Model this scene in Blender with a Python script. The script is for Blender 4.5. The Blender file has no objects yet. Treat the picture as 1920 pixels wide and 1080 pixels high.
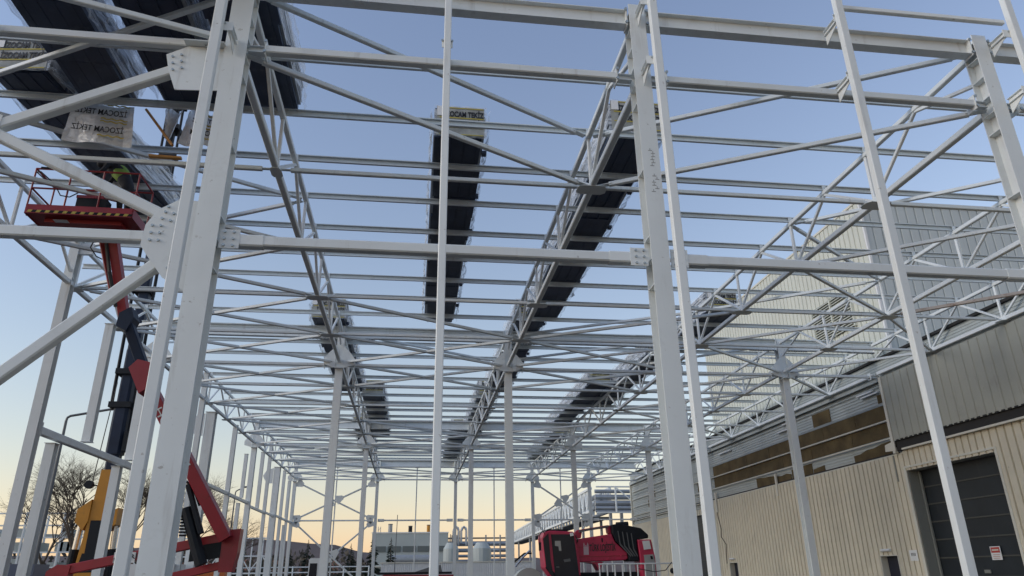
import bpy, math, random
import numpy as np
from mathutils import Vector, Matrix
S = bpy.context.scene
R = math.radians
rng = random.Random(7)

# ------------------------------------------------------------------ camera
cam = bpy.data.cameras.new('camera'); camo = bpy.data.objects.new('camera', cam)
S.collection.objects.link(camo)
cam.sensor_width = 36; cam.lens = 1342.12 / 1920 * 36; cam.clip_end = 6000; cam.clip_start = .1
RX, UX, FX = ((.99129531, -.13102333, -.01290356), (-.03696732, -.37106646, .9278702), (.12636072, .91931636, .37268002))
camo.matrix_world = Matrix(((RX[0], UX[0], -FX[0], 0), (RX[1], UX[1], -FX[1], 0), (RX[2], UX[2], -FX[2], 1.65), (0, 0, 0, 1)))
S.camera = camo

# ------------------------------------------------------------------ sky, sun, exposure
SUN_EL, SUN_AZ = R(20.0), R(-102)            # azimuth measured from +Y (into the picture) towards +X
w = bpy.data.worlds.new('World'); S.world = w; w.use_nodes = True
nt = w.node_tree; bg = nt.nodes['Background']
sky = nt.nodes.new('ShaderNodeTexSky'); sky.sky_type = 'NISHITA'; sky.sun_disc = False
sky.sun_elevation = SUN_EL; sky.sun_rotation = SUN_AZ
sky.air_density = 2.0; sky.dust_density = .1; sky.ozone_density = 3.0
wb = nt.nodes.new('ShaderNodeVectorMath'); wb.operation = 'MULTIPLY'; wb.inputs[1].default_value = (.98, .94, 1.135)   # white balance
bw = nt.nodes.new('ShaderNodeRGBToBW'); mxs = nt.nodes.new('ShaderNodeMix'); mxs.data_type = 'RGBA'; mxs.inputs[0].default_value = .22   # hazy, less saturated air
nt.links.new(sky.outputs[0], bw.inputs[0]); nt.links.new(sky.outputs[0], mxs.inputs[6]); nt.links.new(bw.outputs[0], mxs.inputs[7])
nt.links.new(mxs.outputs[2], wb.inputs[0])
nt.links.new(wb.outputs[0], bg.inputs[0]); bg.inputs[1].default_value = .12
sl = bpy.data.lights.new('sun', 'SUN'); sl.energy = .85; sl.angle = R(20); sl.color = (1, .91, .80)
so = bpy.data.objects.new('sun', sl); S.collection.objects.link(so)
sd = Vector((math.sin(SUN_AZ) * math.cos(SUN_EL), math.cos(SUN_AZ) * math.cos(SUN_EL), math.sin(SUN_EL)))
so.rotation_euler = sd.to_track_quat('Z', 'Y').to_euler()
S.view_settings.view_transform = 'Standard'; S.view_settings.look = 'None'
S.view_settings.exposure = .60; S.view_settings.gamma = 1
S.cycles.max_bounces = 6; S.cycles.transparent_max_bounces = 12

# ------------------------------------------------------------------ materials
def mat(name, col, rough=.5, metal=0, var=.0, scale=3., bump=0., bscale=40., alpha=1., spec=.5, dirt=None, dscale=1.2, damt=.5):
    m = bpy.data.materials.new(name); m.use_nodes = True
    n = m.node_tree.nodes; L = m.node_tree.links; p = n['Principled BSDF']
    p.inputs['Roughness'].default_value = rough; p.inputs['Metallic'].default_value = metal
    p.inputs['Specular IOR Level'].default_value = spec; p.inputs['Alpha'].default_value = alpha
    c = (*col, 1); p.inputs['Base Color'].default_value = c
    tc = n.new('ShaderNodeTexCoord')
    if var or dirt:
        t = n.new('ShaderNodeTexNoise'); t.inputs['Scale'].default_value = scale; t.inputs['Detail'].default_value = 5
        L.new(tc.outputs['Object'], t.inputs['Vector'])
        r = n.new('ShaderNodeMapRange'); r.inputs[1].default_value = .3; r.inputs[2].default_value = .7
        r.inputs[3].default_value = 1 - var; r.inputs[4].default_value = 1 + var
        L.new(t.outputs['Fac'], r.inputs[0])
        mx = n.new('ShaderNodeVectorMath'); mx.operation = 'SCALE'; mx.inputs[0].default_value = col
        L.new(r.outputs[0], mx.inputs['Scale']); out = mx.outputs[0]
        if dirt:
            t2 = n.new('ShaderNodeTexNoise'); t2.inputs['Scale'].default_value = dscale; t2.inputs['Detail'].default_value = 9
            t2.inputs['Roughness'].default_value = .7
            L.new(tc.outputs['Object'], t2.inputs['Vector'])
            r2 = n.new('ShaderNodeMapRange'); r2.inputs[1].default_value = .56; r2.inputs[2].default_value = .74
            r2.inputs[3].default_value = 0; r2.inputs[4].default_value = damt
            L.new(t2.outputs['Fac'], r2.inputs[0])
            mm = n.new('ShaderNodeMix'); mm.data_type = 'RGBA'
            L.new(r2.outputs[0], mm.inputs[0]); L.new(out, mm.inputs[6]); mm.inputs[7].default_value = (*dirt, 1)
            out = mm.outputs[2]
        L.new(out, p.inputs['Base Color'])
    if bump:
        t3 = n.new('ShaderNodeTexNoise'); t3.inputs['Scale'].default_value = bscale; t3.inputs['Detail'].default_value = 4
        L.new(tc.outputs['Object'], t3.inputs['Vector'])
        b = n.new('ShaderNodeBump'); b.inputs['Strength'].default_value = bump; b.inputs['Distance'].default_value = .05
        L.new(t3.outputs['Fac'], b.inputs['Height']); L.new(b.outputs[0], p.inputs['Normal'])
    return m
M = {}
M['steel'] = mat('white_primer_steel', (.76, .79, .78), .5, 0, .04, 1.1, dirt=(.47, .46, .43), dscale=1.6, damt=.35)
M['steel2'] = mat('grey_white_steel', (.66, .70, .71), .5, 0, .05, 1.3, dirt=(.45, .43, .40), dscale=1.4, damt=.35)
M['rusty'] = mat('rusty_steel', (.42, .37, .33), .7, 0, .1, 2, dirt=(.22, .10, .05), dscale=3, damt=.9)
M['bolt'] = mat('zinc_bolt', (.42, .46, .47), .4, .6)
M['panelside'] = mat('panel_edge', (.50, .52, .54), .55, 0, .12, 2)
M['panelbottom'] = mat('anthracite_sheet', (.040, .055, .092), .45, 0, .25, 1.5, dirt=(.14, .15, .18), dscale=2.2, damt=.7)
M['foam'] = mat('panel_core', (.55, .50, .38), .8, 0, .15, 8)
M['print_yellow'] = mat('yellow_print', (.50, .41, .07), .5, 0, .1, 5)
M['print_black'] = mat('black_print', (.015, .015, .02), .5)
M['print_white'] = mat('white_label', (.75, .75, .75), .5, 0, .05, 30)
M['wrapgrey'] = mat('printed_wrap_grey', (.30, .30, .27), .35, 0, .35, 4)
M['bandglass'] = mat('grey_window_band', (.13, .15, .145), .4)
M['red'] = mat('red_machine_paint', (.30, .018, .030), .4, 0, .12, 2, dirt=(.12, .04, .03), dscale=2.5, damt=.5)
M['darkred'] = mat('dark_red_rail', (.26, .02, .025), .5, 0, .1, 3)
M['black'] = mat('black_steel', (.010, .013, .018), .6, 0, .2, 3, spec=.25)
M['navy'] = mat('dark_navy_boom', (.012, .022, .048), .5, 0, .2, 2, spec=.25)
M['yellow'] = mat('yellow_machine_paint', (.50, .21, .012), .45, 0, .12, 2, dirt=(.15, .08, .02), dscale=2, damt=.5)
M['orange_pole'] = mat('orange_pole', (.45, .22, .06), .6, 0, .1, 6)
M['chrome'] = mat('chrome_rod', (.6, .6, .6), .25, .9)
M['pink'] = mat('raspberry_crane_paint', (.50, .020, .075), .38, 0, .1, 2, dirt=(.25, .03, .05), dscale=2, damt=.4)
M['glass'] = mat('dark_glass', (.015, .018, .028), .25, 0, spec=.25)
M['paleglass'] = mat('pale_glass', (.25, .28, .30), .15, 0, spec=.8)
M['rubber'] = mat('rubber', (.02, .02, .02), .8)
M['beige'] = mat('beige_cladding', (.68, .62, .48), .55, 0, .06, .8, dirt=(.46, .42, .32), dscale=.7, damt=.4)
M['greyclad'] = mat('grey_cladding', (.38, .385, .33), .55, 0, .05, .8, dirt=(.26, .25, .22), dscale=.6, damt=.4)
M['tower'] = mat('cream_tower_cladding', (.60, .62, .55), .55, 0, .05, .6)
M['tower_shade_tone'] = mat('shade_toned_tower_cladding', (.50, .545, .54), .55, 0, .05, .6)  # same block cladding, with the front face's shade put into a greyer colour
M['liner'] = mat('grey_liner_sheet', (.48, .52, .505), .5, 0, .06, .7, dirt=(.3, .29, .26), dscale=.8, damt=.4)
M['wool'] = mat('brown_mineral_wool', (.115, .082, .035), .95, 0, .35, 1.2, bump=.5, bscale=14, dirt=(.07, .045, .02), dscale=1.0, damt=.7)
M['darkgap'] = mat('dark_flashing_and_gap_shade', (.02, .018, .016), .7)  # real dark flashings, and the shade of gaps painted near-black
M['trim'] = mat('light_trim', (.64, .62, .53), .5, 0, .05, 1)
M['door'] = mat('dark_roller_door', (.013, .018, .023), .45, 0, .25, .8)
M['doorrib'] = mat('door_rib', (.075, .075, .065), .6)
M['bluedoor'] = mat('blue_black_door', (.012, .014, .03), .4)
M['jamb'] = mat('grey_jamb', (.22, .23, .21), .5)
M['wood'] = mat('timber_seen_through', (.10, .065, .03), .7, 0, .3, 3)
M['signred'] = mat('sign_red', (.45, .06, .05), .5)
M['white'] = mat('white_paint', (.72, .73, .72), .45, 0, .05, 2)
M['offwhite'] = mat('offwhite_wall', (.44, .475, .45), .6, 0, .05, .4)
M['pipe'] = mat('insulated_pipe', (.42, .44, .47), .35, .5, .1, 2)
M['greygal'] = mat('galvanised_grey', (.35, .36, .36), .5, .3, .1, 3)
M['lamp_dark'] = mat('dark_grey_lamp', (.12, .125, .13), .5, .2)
M['bark'] = mat('grey_bark', (.105, .082, .060), .9, 0, .2, 5)
M['fir'] = mat('fir_needles', (.022, .034, .022), .9, 0, .3, 4)
M['hedge'] = mat('bare_scrub', (.075, .065, .05), .95, 0, .3, 1)
M['hill'] = mat('dusk_hill', (.13, .10, .09), .95, 0, .25, .02)
M['house'] = mat('reddish_house', (.32, .16, .12), .8, 0, .2, .1)
M['asphalt'] = mat('asphalt', (.055, .053, .05), .9, 0, .2, .6, bump=.3, bscale=20)
M['hivis'] = mat('hivis_yellow_green', (.20, .33, .05), .7)
M['cloth'] = mat('dark_workwear', (.018, .020, .026), .85, 0, .2, 8)
M['skin'] = mat('skin', (.42, .24, .17), .6)
M['hose'] = mat('hose', (.015, .015, .016), .6)
def weather(m, mark, spots, runs):
    n = m.node_tree.nodes; L = m.node_tree.links; p = n['Principled BSDF']; src = p.inputs['Base Color'].links[0].from_socket
    oi = n.new('ShaderNodeObjectInfo'); tone = n.new('ShaderNodeMapRange'); tone.inputs[3].default_value = .91; tone.inputs[4].default_value = 1.05
    L.new(oi.outputs['Random'], tone.inputs[0])
    sc_ = n.new('ShaderNodeVectorMath'); sc_.operation = 'SCALE'; L.new(src, sc_.inputs[0]); L.new(tone.outputs[0], sc_.inputs['Scale'])
    out = sc_.outputs[0]; tc = n.new('ShaderNodeTexCoord')
    for scl, st, lo, hi, amt in ((9, (1, 1, 1), .66, .72, spots), (5, (1, 1, .12), .60, .78, runs)):
        mp = n.new('ShaderNodeMapping'); mp.inputs['Scale'].default_value = st; L.new(tc.outputs['Object'], mp.inputs[0])
        ad = n.new('ShaderNodeVectorMath'); ad.operation = 'ADD'; sc2 = n.new('ShaderNodeVectorMath'); sc2.operation = 'SCALE'; sc2.inputs[0].default_value = (17, 31, 23)
        L.new(oi.outputs['Random'], sc2.inputs['Scale']); L.new(mp.outputs[0], ad.inputs[0]); L.new(sc2.outputs[0], ad.inputs[1])
        t = n.new('ShaderNodeTexNoise'); t.inputs['Scale'].default_value = scl; t.inputs['Detail'].default_value = 6; t.inputs['Roughness'].default_value = .6
        L.new(ad.outputs[0], t.inputs['Vector'])
        r = n.new('ShaderNodeMapRange'); r.inputs[1].default_value = lo; r.inputs[2].default_value = hi; r.inputs[3].default_value = 0; r.inputs[4].default_value = amt
        L.new(t.outputs['Fac'], r.inputs[0])
        mx = n.new('ShaderNodeMix'); mx.data_type = 'RGBA'; L.new(r.outputs[0], mx.inputs[0]); L.new(out, mx.inputs[6]); mx.inputs[7].default_value = (*mark, 1); out = mx.outputs[2]
    L.new(out, p.inputs['Base Color'])
weather(M['steel'], (.30, .26, .21), .55, .35); weather(M['steel2'], (.30, .27, .23), .5, .35)
weather(M['beige'], (.25, .21, .14), .35, .45); weather(M['greyclad'], (.17, .16, .13), .3, .45); weather(M['tower'], (.38, .36, .29), .25, .4); weather(M['tower_shade_tone'], (.3, .31, .3), .2, .4)
weather(M['pink'], (.14, .03, .04), .5, .4); weather(M['red'], (.09, .02, .02), .5, .4); weather(M['liner'], (.22, .20, .16), .4, .4); weather(M['door'], (.05, .05, .045), .5, .5)
# clear stretch film: thin, glossy, partly transparent with whitish folds
def film(name, base, a0, a1, scale):
    m = mat(name, base, .18, 0, spec=.7)
    n = m.node_tree.nodes; L = m.node_tree.links; p = n['Principled BSDF']
    tc = n.new('ShaderNodeTexCoord'); mp = n.new('ShaderNodeMapping'); mp.inputs['Scale'].default_value = scale
    mp.inputs['Rotation'].default_value = (.5, .3, 0)
    L.new(tc.outputs['Object'], mp.inputs[0])
    t = n.new('ShaderNodeTexNoise'); t.inputs['Scale'].default_value = 2.4; t.inputs['Detail'].default_value = 6; t.inputs['Distortion'].default_value = 1.2
    L.new(mp.outputs[0], t.inputs['Vector'])
    r = n.new('ShaderNodeMapRange'); r.inputs[1].default_value = .40; r.inputs[2].default_value = .66
    r.inputs[3].default_value = a0; r.inputs[4].default_value = a1
    L.new(t.outputs['Fac'], r.inputs[0]); L.new(r.outputs[0], p.inputs['Alpha'])
    b = n.new('ShaderNodeBump'); b.inputs['Strength'].default_value = .8; b.inputs['Distance'].default_value = .08
    L.new(t.outputs['Fac'], b.inputs['Height']); L.new(b.outputs[0], p.inputs['Normal'])
    return m
M['film'] = film('stretch_film', (.70, .74, .80), .16, .85, (1, .35, 3))
M['sheetfilm'] = film('printed_film', (.86, .89, .93), .72, .95, (1.5, 1, 1.5))

# ------------------------------------------------------------------ mesh helpers
class MB:
    def __init__(s): s.v = []; s.f = []; s.mi = []
    def add(s, vs, fs, mi=0):
        b = len(s.v); s.v += [tuple(map(float, q)) for q in vs]
        s.f += [tuple(b + i for i in q) for q in fs]; s.mi += [mi] * len(fs); return s
    def box(s, x0, x1, y0, y1, z0, z1, mi=0):
        v = [(x, y, z) for z in (z0, z1) for y in (y0, y1) for x in (x0, x1)]
        return s.add(v, [(0, 2, 3, 1), (4, 5, 7, 6), (0, 1, 5, 4), (1, 3, 7, 5), (3, 2, 6, 7), (2, 0, 4, 6)], mi)
    def extr(s, prof, p, q, up=(0, 0, 1), mi=0, scale2=1):
        p = np.array(p, float); q = np.array(q, float); d = q - p; d /= np.linalg.norm(d)
        u = np.array(up, float)
        if abs(d @ u) > .985: u = np.array((0, 1., 0)) if abs(d[1]) < .9 else np.array((1., 0, 0))
        a = np.cross(d, u); a /= np.linalg.norm(a); b = np.cross(a, d); n = len(prof)
        vs = [p + a * x + b * y for x, y in prof] + [q + (a * x + b * y) * scale2 for x, y in prof]
        fs = [(i, (i + 1) % n, n + (i + 1) % n, n + i) for i in range(n)] + [tuple(range(n - 1, -1, -1)), tuple(range(n, 2 * n))]
        return s.add(vs, fs, mi)
    def bar(s, p, q, wd, h=None, up=(0, 0, 1), mi=0, bev=.12):
        h = h or wd; x, y = wd / 2, h / 2; c = min(wd, h) * bev
        return s.extr([(-x + c, -y), (x - c, -y), (x, -y + c), (x, y - c), (x - c, y), (-x + c, y), (-x, y - c), (-x, -y + c)], p, q, up, mi)
    def ibeam(s, p, q, wd, h, t=.014, tw=.010, up=(0, 0, 1), mi=0):
        x, y, k = wd / 2, h / 2, tw / 2
        return s.extr([(-x, -y), (x, -y), (x, -y + t), (k, -y + t), (k, y - t), (x, y - t), (x, y), (-x, y), (-x, y - t), (-k, y - t), (-k, -y + t), (-x, -y + t)], p, q, up, mi)
    def chan(s, p, q, wd, h, t=.006, lip=.022, up=(0, 0, 1), mi=0, flip=1):
        x, y = wd / 2, h / 2
        pr = [(-x, -y), (x, -y), (x, -y + lip), (x - t, -y + lip), (x - t, -y + t), (-x + t, -y + t), (-x + t, y - t), (x - t, y - t), (x - t, y - lip), (x, y - lip), (x, y), (-x, y)]
        return s.extr([(a * flip, b) for a, b in pr][::flip], p, q, up, mi)
    def rod(s, p, q, r, n=8, r2=None, mi=0):
        pr = [(r * math.cos(2 * math.pi * i / n), r * math.sin(2 * math.pi * i / n)) for i in range(n)]
        return s.extr(pr, p, q, mi=mi, scale2=1 if r2 is None else r2 / r)
    def path(s, pts, r, n=6):
        for a, b in zip(pts[:-1], pts[1:]): s.rod(a, b, r, n)
        return s
    def prism(s, poly, off, mi=0):
        n = len(poly); o = np.array(off, float)
        vs = [np.array(p, float) for p in poly] + [np.array(p, float) + o for p in poly]
        return s.add(vs, [(i, (i + 1) % n, n + (i + 1) % n, n + i) for i in range(n)] + [tuple(range(n - 1, -1, -1)), tuple(range(n, 2 * n))], mi)
    def build(s, name, m, parent=None, loc=None, **kw):
        me = bpy.data.meshes.new(name)
        if loc is None: loc = world_loc(parent) if parent else tuple(np.mean(np.array(s.v), 0)[:2]) + (min(v[2] for v in s.v),)
        L = np.array(loc)
        me.from_pydata([tuple(np.array(v) - L) for v in s.v], [], s.f)
        ms = m if isinstance(m, (list, tuple)) else [m]
        for k in ms: me.materials.append(k)
        if len(ms) > 1: me.polygons.foreach_set('material_index', s.mi)
        me.update()
        import bmesh
        bm = bmesh.new(); bm.from_mesh(me); bmesh.ops.recalc_face_normals(bm, faces=bm.faces); bm.to_mesh(me); bm.free()
        o = bpy.data.objects.new(name, me); S.collection.objects.link(o)
        if parent: o.parent = parent
        else: o.location = loc
        WL[o.name] = tuple(loc)
        tag(o, **kw); return o
WL = {}
def world_loc(o): return WL[o.name]
def tag(o, label=None, cat=None, group=None, kind=None):
    if label: o['label'] = label
    if cat: o['category'] = cat
    if group: o['group'] = group
    if kind: o['kind'] = kind
    return o
def thing(name, loc, label, cat, group=None):
    o = bpy.data.objects.new(name, None); o.empty_display_size = .2; S.collection.objects.link(o)
    o.location = loc; WL[o.name] = tuple(loc); return tag(o, label, cat, group)
def text(parent, s, m, origin, ux, uy, size, name='lettering', width=None, off=.0):
    cu = bpy.data.curves.new(name, 'FONT'); cu.body = s; cu.size = 1; cu.align_x = 'CENTER'; cu.align_y = 'CENTER'
    cu.extrude = .003; cu.offset = off
    t = bpy.data.objects.new(name, cu); S.collection.objects.link(t)
    bpy.context.view_layer.update()
    me = bpy.data.meshes.new_from_object(t.evaluated_get(bpy.context.evaluated_depsgraph_get()))
    bpy.data.objects.remove(t)
    vs = np.array([v.co[:] for v in me.vertices]); h = vs[:, 1].max() - vs[:, 1].min(); wd = vs[:, 0].max() - vs[:, 0].min()
    ux = np.array(ux, float); uy = np.array(uy, float); ux /= np.linalg.norm(ux); uy /= np.linalg.norm(uy)
    nn = np.cross(ux, uy); ky = size / h; kx = (width / wd) if width else ky
    cx = (vs[:, 0].max() + vs[:, 0].min()) / 2; cy = (vs[:, 1].max() + vs[:, 1].min()) / 2
    L = np.array(world_loc(parent))
    for v in me.vertices:
        v.co = Vector(np.array(origin) - L + ux * (v.co.x - cx) * kx + uy * (v.co.y - cy) * ky + nn * v.co.z)
    me.materials.clear(); me.materials.append(m)
    o = bpy.data.objects.new(name, me); S.collection.objects.link(o); o.parent = parent; WL[o.name] = WL[parent.name]
    return o

# ------------------------------------------------------------------ ground and far hills
g = MB().box(-3000, 3000, -60, 3000, -.3, 0).build('ground', M['asphalt'], kind='structure')
hl = MB()
pts = []
for i in range(61):
    x = -1500 + i * 50
    h = 24 + 50 * math.exp(-((x + 330) / 260) ** 2) + 24 * math.exp(-((x + 900) / 300) ** 2) + 9 * math.exp(-((x - 300) / 500) ** 2) + 2.5 * math.sin(i * 1.7) + 1.5 * math.sin(i * 3.1)
    pts.append((x, h))
vs = []; fs = []
for x, h in pts: vs += [(x, 1380, -1), (x, 1440, h * .55), (x, 1540, h), (x, 1800, h * .6), (x, 1900, -1)]
for i in range(60):
    for k in range(4): fs.append((i * 5 + k, i * 5 + k + 1, i * 5 + 6 + k, i * 5 + 5 + k))
hl.add(vs, fs).build('hills', M['hill'], kind='structure')

# ------------------------------------------------------------------ hall geometry
XT = [-10.39, -3.2, 3.8, 10.85, 16.2, 20.68]
ROW = [10.22, 29.25, 49.1, 67.05]
NODE = []
for b in range(3):
    st = (ROW[b + 1] - ROW[b]) / 5
    NODE += [ROW[b] + st * k for k in range(5)]
NODE.append(ROW[3])                                   # 16 bottom nodes, rows at 0 5 10 15
HB, HT = 9.92, 11.25                                   # bottom and top chord axes
BAYN = ['front bay', 'middle bay', 'far bay']
LINE = ['outer left truss line', 'second truss line', 'third truss line', 'fourth truss line', 'fifth truss line', 'warehouse wall truss line']
GAP = ['leftmost bay', 'second bay from left', 'third bay from left', 'fourth bay from left', 'bay beside the warehouse']
GAPS = ['leftmost aisle', 'second aisle', 'third aisle', 'fourth aisle', 'warehouse side aisle']
ORD = ['first', 'second', 'third', 'fourth', 'fifth', 'sixth', 'seventh', 'eighth', 'ninth', 'tenth', 'eleventh', 'twelfth', 'thirteenth', 'fourteenth', 'fifteenth', 'sixteenth', 'seventeenth', 'eighteenth', 'nineteenth', 'twentieth']
ROWN = ['front column row', 'second column row', 'third column row', 'end wall row']
def ordn(k):
    if k < 20: return ORD[k]
    return {2: 'twenty', 3: 'thirty'}[(k + 1) // 10] + ('-' + ORD[(k + 1) % 10 - 1] if (k + 1) % 10 else '')

def plate(mb, poly, nrm, t=.014): mb.prism(poly, tuple(np.array(nrm, float) * t)); return mb

# trusses: 6 lines x 3 bays
for i, x in enumerate(XT):
    for b in range(3):
        y0, y1 = ROW[b], ROW[b + 1]; st = (y1 - y0) / 5
        t = thing('roof_truss', (x, y0, HB), f'white tubular roof truss with diagonals, {BAYN[b]} of the {LINE[i]}', 'truss', 'roof trusses')
        e0, e1 = (.16, .16)
        MB().bar((x, y0 + e0, HB), (x, y1 - e1, HB), .14).build('bottom_chord', M['steel'], t)
        MB().bar((x, y0 + e0, HT), (x, y1 - e1, HT), .12).build('top_chord', M['steel'], t)
        for k in range(5):
            yb = y0 + st * k
            if k:
                MB().bar((x, yb, HB + .06), (x, yb, HT - .05), .07, .09).build('vertical', M['steel'], t)
                MB().bar((x, yb - .05, HB + .06), (x, yb - st / 2, HT - .05), .075).build('diagonal', M['steel'], t)
                MB().bar((x, yb + .05, HB + .06), (x, yb + st / 2, HT - .05), .075).build('diagonal', M['steel'], t)
                p = MB(); wl = .12 if (i, b, k) == (1, 0, 1) else (.34 if 0 < i < 5 else .24)
                p.prism([(x - wl, yb - .10, HB - .075), (x - wl * .72, yb - .2, HB - .075), (x + wl * .72, yb - .2, HB - .075), (x + wl, yb - .10, HB - .075), (x + wl, yb + .12, HB - .075), (x + wl * .72, yb + .2, HB - .075), (x - wl * .72, yb + .2, HB - .075), (x - wl, yb + .12, HB - .075)], (0, 0, -.014))
                p.build('gusset_plate', M['steel'], t)
            else:
                MB().bar((x, yb + .22, HT - .62), (x, yb + st / 2, HT - .05), .075).build('diagonal', M['steel'], t)
        MB().bar((x, y1 - .22, HT - .62), (x, y1 - st / 2, HT - .05), .075).build('diagonal', M['steel'], t)
        if i == 5: pass

# purlins: continuous light channels across the whole hall
k = 0
for b in range(3):
    st = (ROW[b + 1] - ROW[b]) / 10
    for j in range(1, 11):
        y = ROW[b] + st * j
        if j == 10 and b == 2: continue
        p = MB().chan((-11.2 if b == 0 else -10.7, y, 11.40), (20.9, y, 11.40), .065, .165)
        for x in XT:
            p.box(x - .055, x + .055, y - .045, y - .034, 11.312, 11.45)
        p.build('roof_purlin', M['steel2'], loc=(0, y, 11.32), label=f'light steel purlin crossing the roof, {ordn(k)} back from the front beam', cat='purlin', group='roof purlins')
        k += 1

# columns -----------------------------------------------------------------
def hcol(x, y, h, b, d, label, stiff=(), name='steel_column', group='hall columns', plate_z=None, m='steel'):
    t = thing(name, (x, y, 0), label, 'column', group)
    MB().ibeam((x, y, .03), (x, y, h), b, d, .02, .012, up=(0, 1, 0)).build('shaft', M[m], t)
    MB().box(x - b * .75, x + b * .75, y - d * .75, y + d * .75, 0, .03).build('base_plate', M[m], t)
    for z in stiff:
        for s in (-1, 1):
            MB().box(*sorted((x + s * .007, x + s * (b / 2 - .004))), y - d / 2 + .021, y + d / 2 - .021, z - .008, z + .008).build('stiffener', M[m], t)
    return t
def cap_gusset(t, x, y, zc=HB):
    p = MB()
    p.box(x - .17, x + .17, y - .19, y + .19, zc - .34, zc - .32); p.build('cap_plate', M['steel'], t)
    for s in (-1, 1):
        q = MB(); q.prism([(x + s * .155, y - .012, zc - .30), (x + s * .62, y - .012, zc - .16), (x + s * .62, y - .012, zc + .10), (x + s * .40, y - .012, zc + .38), (x + s * .155, y - .012, zc + .62)], (0, .016, 0)); q.build('gusset_plate', M['steel'], t)
def bolts(par, pts, n, r=.021, l=.026):
    n = np.array(n, float)
    for p in pts: MB().rod(np.array(p), np.array(p) + n * l, r, 6).build('bolt', M['bolt'], par)
stf = (5.9, 6.35, 6.75, 8.0, 9.35, 9.75, 10.1, 10.55, 11.0, 11.35)
colA = hcol(XT[1], ROW[0], 11.62, .35, .32, 'big white H-section column in the foreground at left carrying bolted brace gussets', stf)
colB = hcol(XT[2], ROW[0], 11.55, .30, .32, 'big white H-section column in the foreground right of centre with marker scribbles', stf)
colC = hcol(XT[3], ROW[0], 11.55, .30, .32, 'white H-section column at the upper right edge with stiffener plates', stf)
col0 = hcol(XT[0], ROW[0], 11.55, .32, .32, 'white corner column of the hall at the far left of the front row', stf)
# marker scribbles on the right front column
sc = MB(); r2 = random.Random(3)
for zc in (8.05, 7.55):
    for j in range(6):
        xx = XT[2] + .02 + r2.uniform(-.03, .05); zz = zc + j * .06
        sc.box(xx - .035, xx + .035, ROW[0] - .1625, ROW[0] - .1605, zz, zz + .012)
        sc.box(xx - .006, xx + .004, ROW[0] - .1628, ROW[0] - .1608, zz + .014, zz + .05)
sc.build('marker_scribble', mat('pencil_grey', (.30, .30, .29), .8), colB)
COLS = {1: [1, 2, 3, 4, 0], 2: [1, 2, 3, 4, 0], 3: [1, 2, 3, 4, 0]}
for r_, ids in COLS.items():
    for i in ids:
        t = hcol(XT[i], ROW[r_], 11.45, .30 if r_ < 3 else .26, .32, f'white column under the {LINE[i]} in the {ROWN[r_]}', (9.7, 10.2, 11.0))
        cap_gusset(t, XT[i], ROW[r_] - .20)

# row beams at top-chord level and struts at bottom-chord level -------------------
def rowspan(i, e=.17): return XT[i] + e, XT[i + 1] - e
for r_ in range(4):
    for i in range(5):
        a, c = rowspan(i); y = ROW[r_]
        if i == 4: c = XT[5] + .1
        if r_ == 0:
            z, h, bw = 11.30, .34, .20
        else: z, h, bw = 11.19, .48, .22
        t = thing('row_beam', (a, y, z), f'white roof level I-beam on the {ROWN[r_]}, {GAP[i]}', 'beam', 'roof level row beams')
        MB().ibeam((a, y, z), (c, y, z), bw, h, .016, .011).build('i_section', M['steel'], t)
        for xe, s in ((a, 1), (c, -1)):
            MB().box(*sorted((xe, xe + s * .02)), y - bw * .6, y + bw * .6, z - h * .62, z + h * .62).build('end_plate', M['steel'], t)
        if r_ in (1, 2):
            for xe, s in ((a + .05, 1), (c - .05, -1)):
                q = MB(); q.box(*sorted((xe, xe + s * 1.15)), y - bw / 2 - .012, y + bw / 2 + .012, z - h / 2 - .022, z - h / 2 - .003)
                q.box(*sorted((xe, xe + s * 1.15)), y - bw / 2 - .012, y + bw / 2 + .012, z + h / 2 + .003, z + h / 2 + .022)
                q.build('splice_plate', M['steel2'], t)
                q = MB()
                for j in range(9): q.rod((xe + s * (.1 + j * .118), y - .06, z - h / 2 - .075), (xe + s * (.1 + j * .118), y - .06, z - h / 2 - .0225), .022, 6)
                q.build('splice_bolts', M['greygal'], t)
        if r_ == 0:
            bolts(t, [(a + .03, y - .13, z - .16), (c - .03, y - .13, z - .16), (a + .03, y - .13, z + .14), (c - .03, y - .13, z + .14)], (0, -1, 0), .03, .03)
        a2, c2 = (a, c)
        z2 = 9.95 if r_ == 0 else 9.80; sz = .145 if r_ == 0 else .12
        t = thing('strut', (a2, y, z2), f'white square strut below the roof beam on the {ROWN[r_]}, {GAP[i]}', 'strut', 'bottom chord level struts')
        q = .30 if r_ == 0 else .45
        MB().bar((a2 + q, y - (.0 if r_ else .02), z2), (c2 - q, y - (.0 if r_ else .02), z2), sz).build('tube', M['steel'], t)
        for xe, s in ((a2, 1), (c2, -1)):
            MB().ibeam((xe, y, z2), (xe + s * (q - .02), y, z2), .12, .13, .012, .010).build('end_stub', M['steel2'], t)
            MB().box(*sorted((xe + s * (q - .018), xe + s * (q - .001))), y - .12, y + .12, z2 - .15, z2 + .16).build('end_plate', M['steel'], t)
        if r_ == 0:
            bolts(t, [(a2 + q - .01, y - .135, z2 - .1), (c2 - q + .01, y - .135, z2 - .1), (a2 + q - .01, y - .135, z2 + .11), (c2 - q + .01, y - .135, z2 + .11)], (0, -1, 0), .03, .02)

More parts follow.
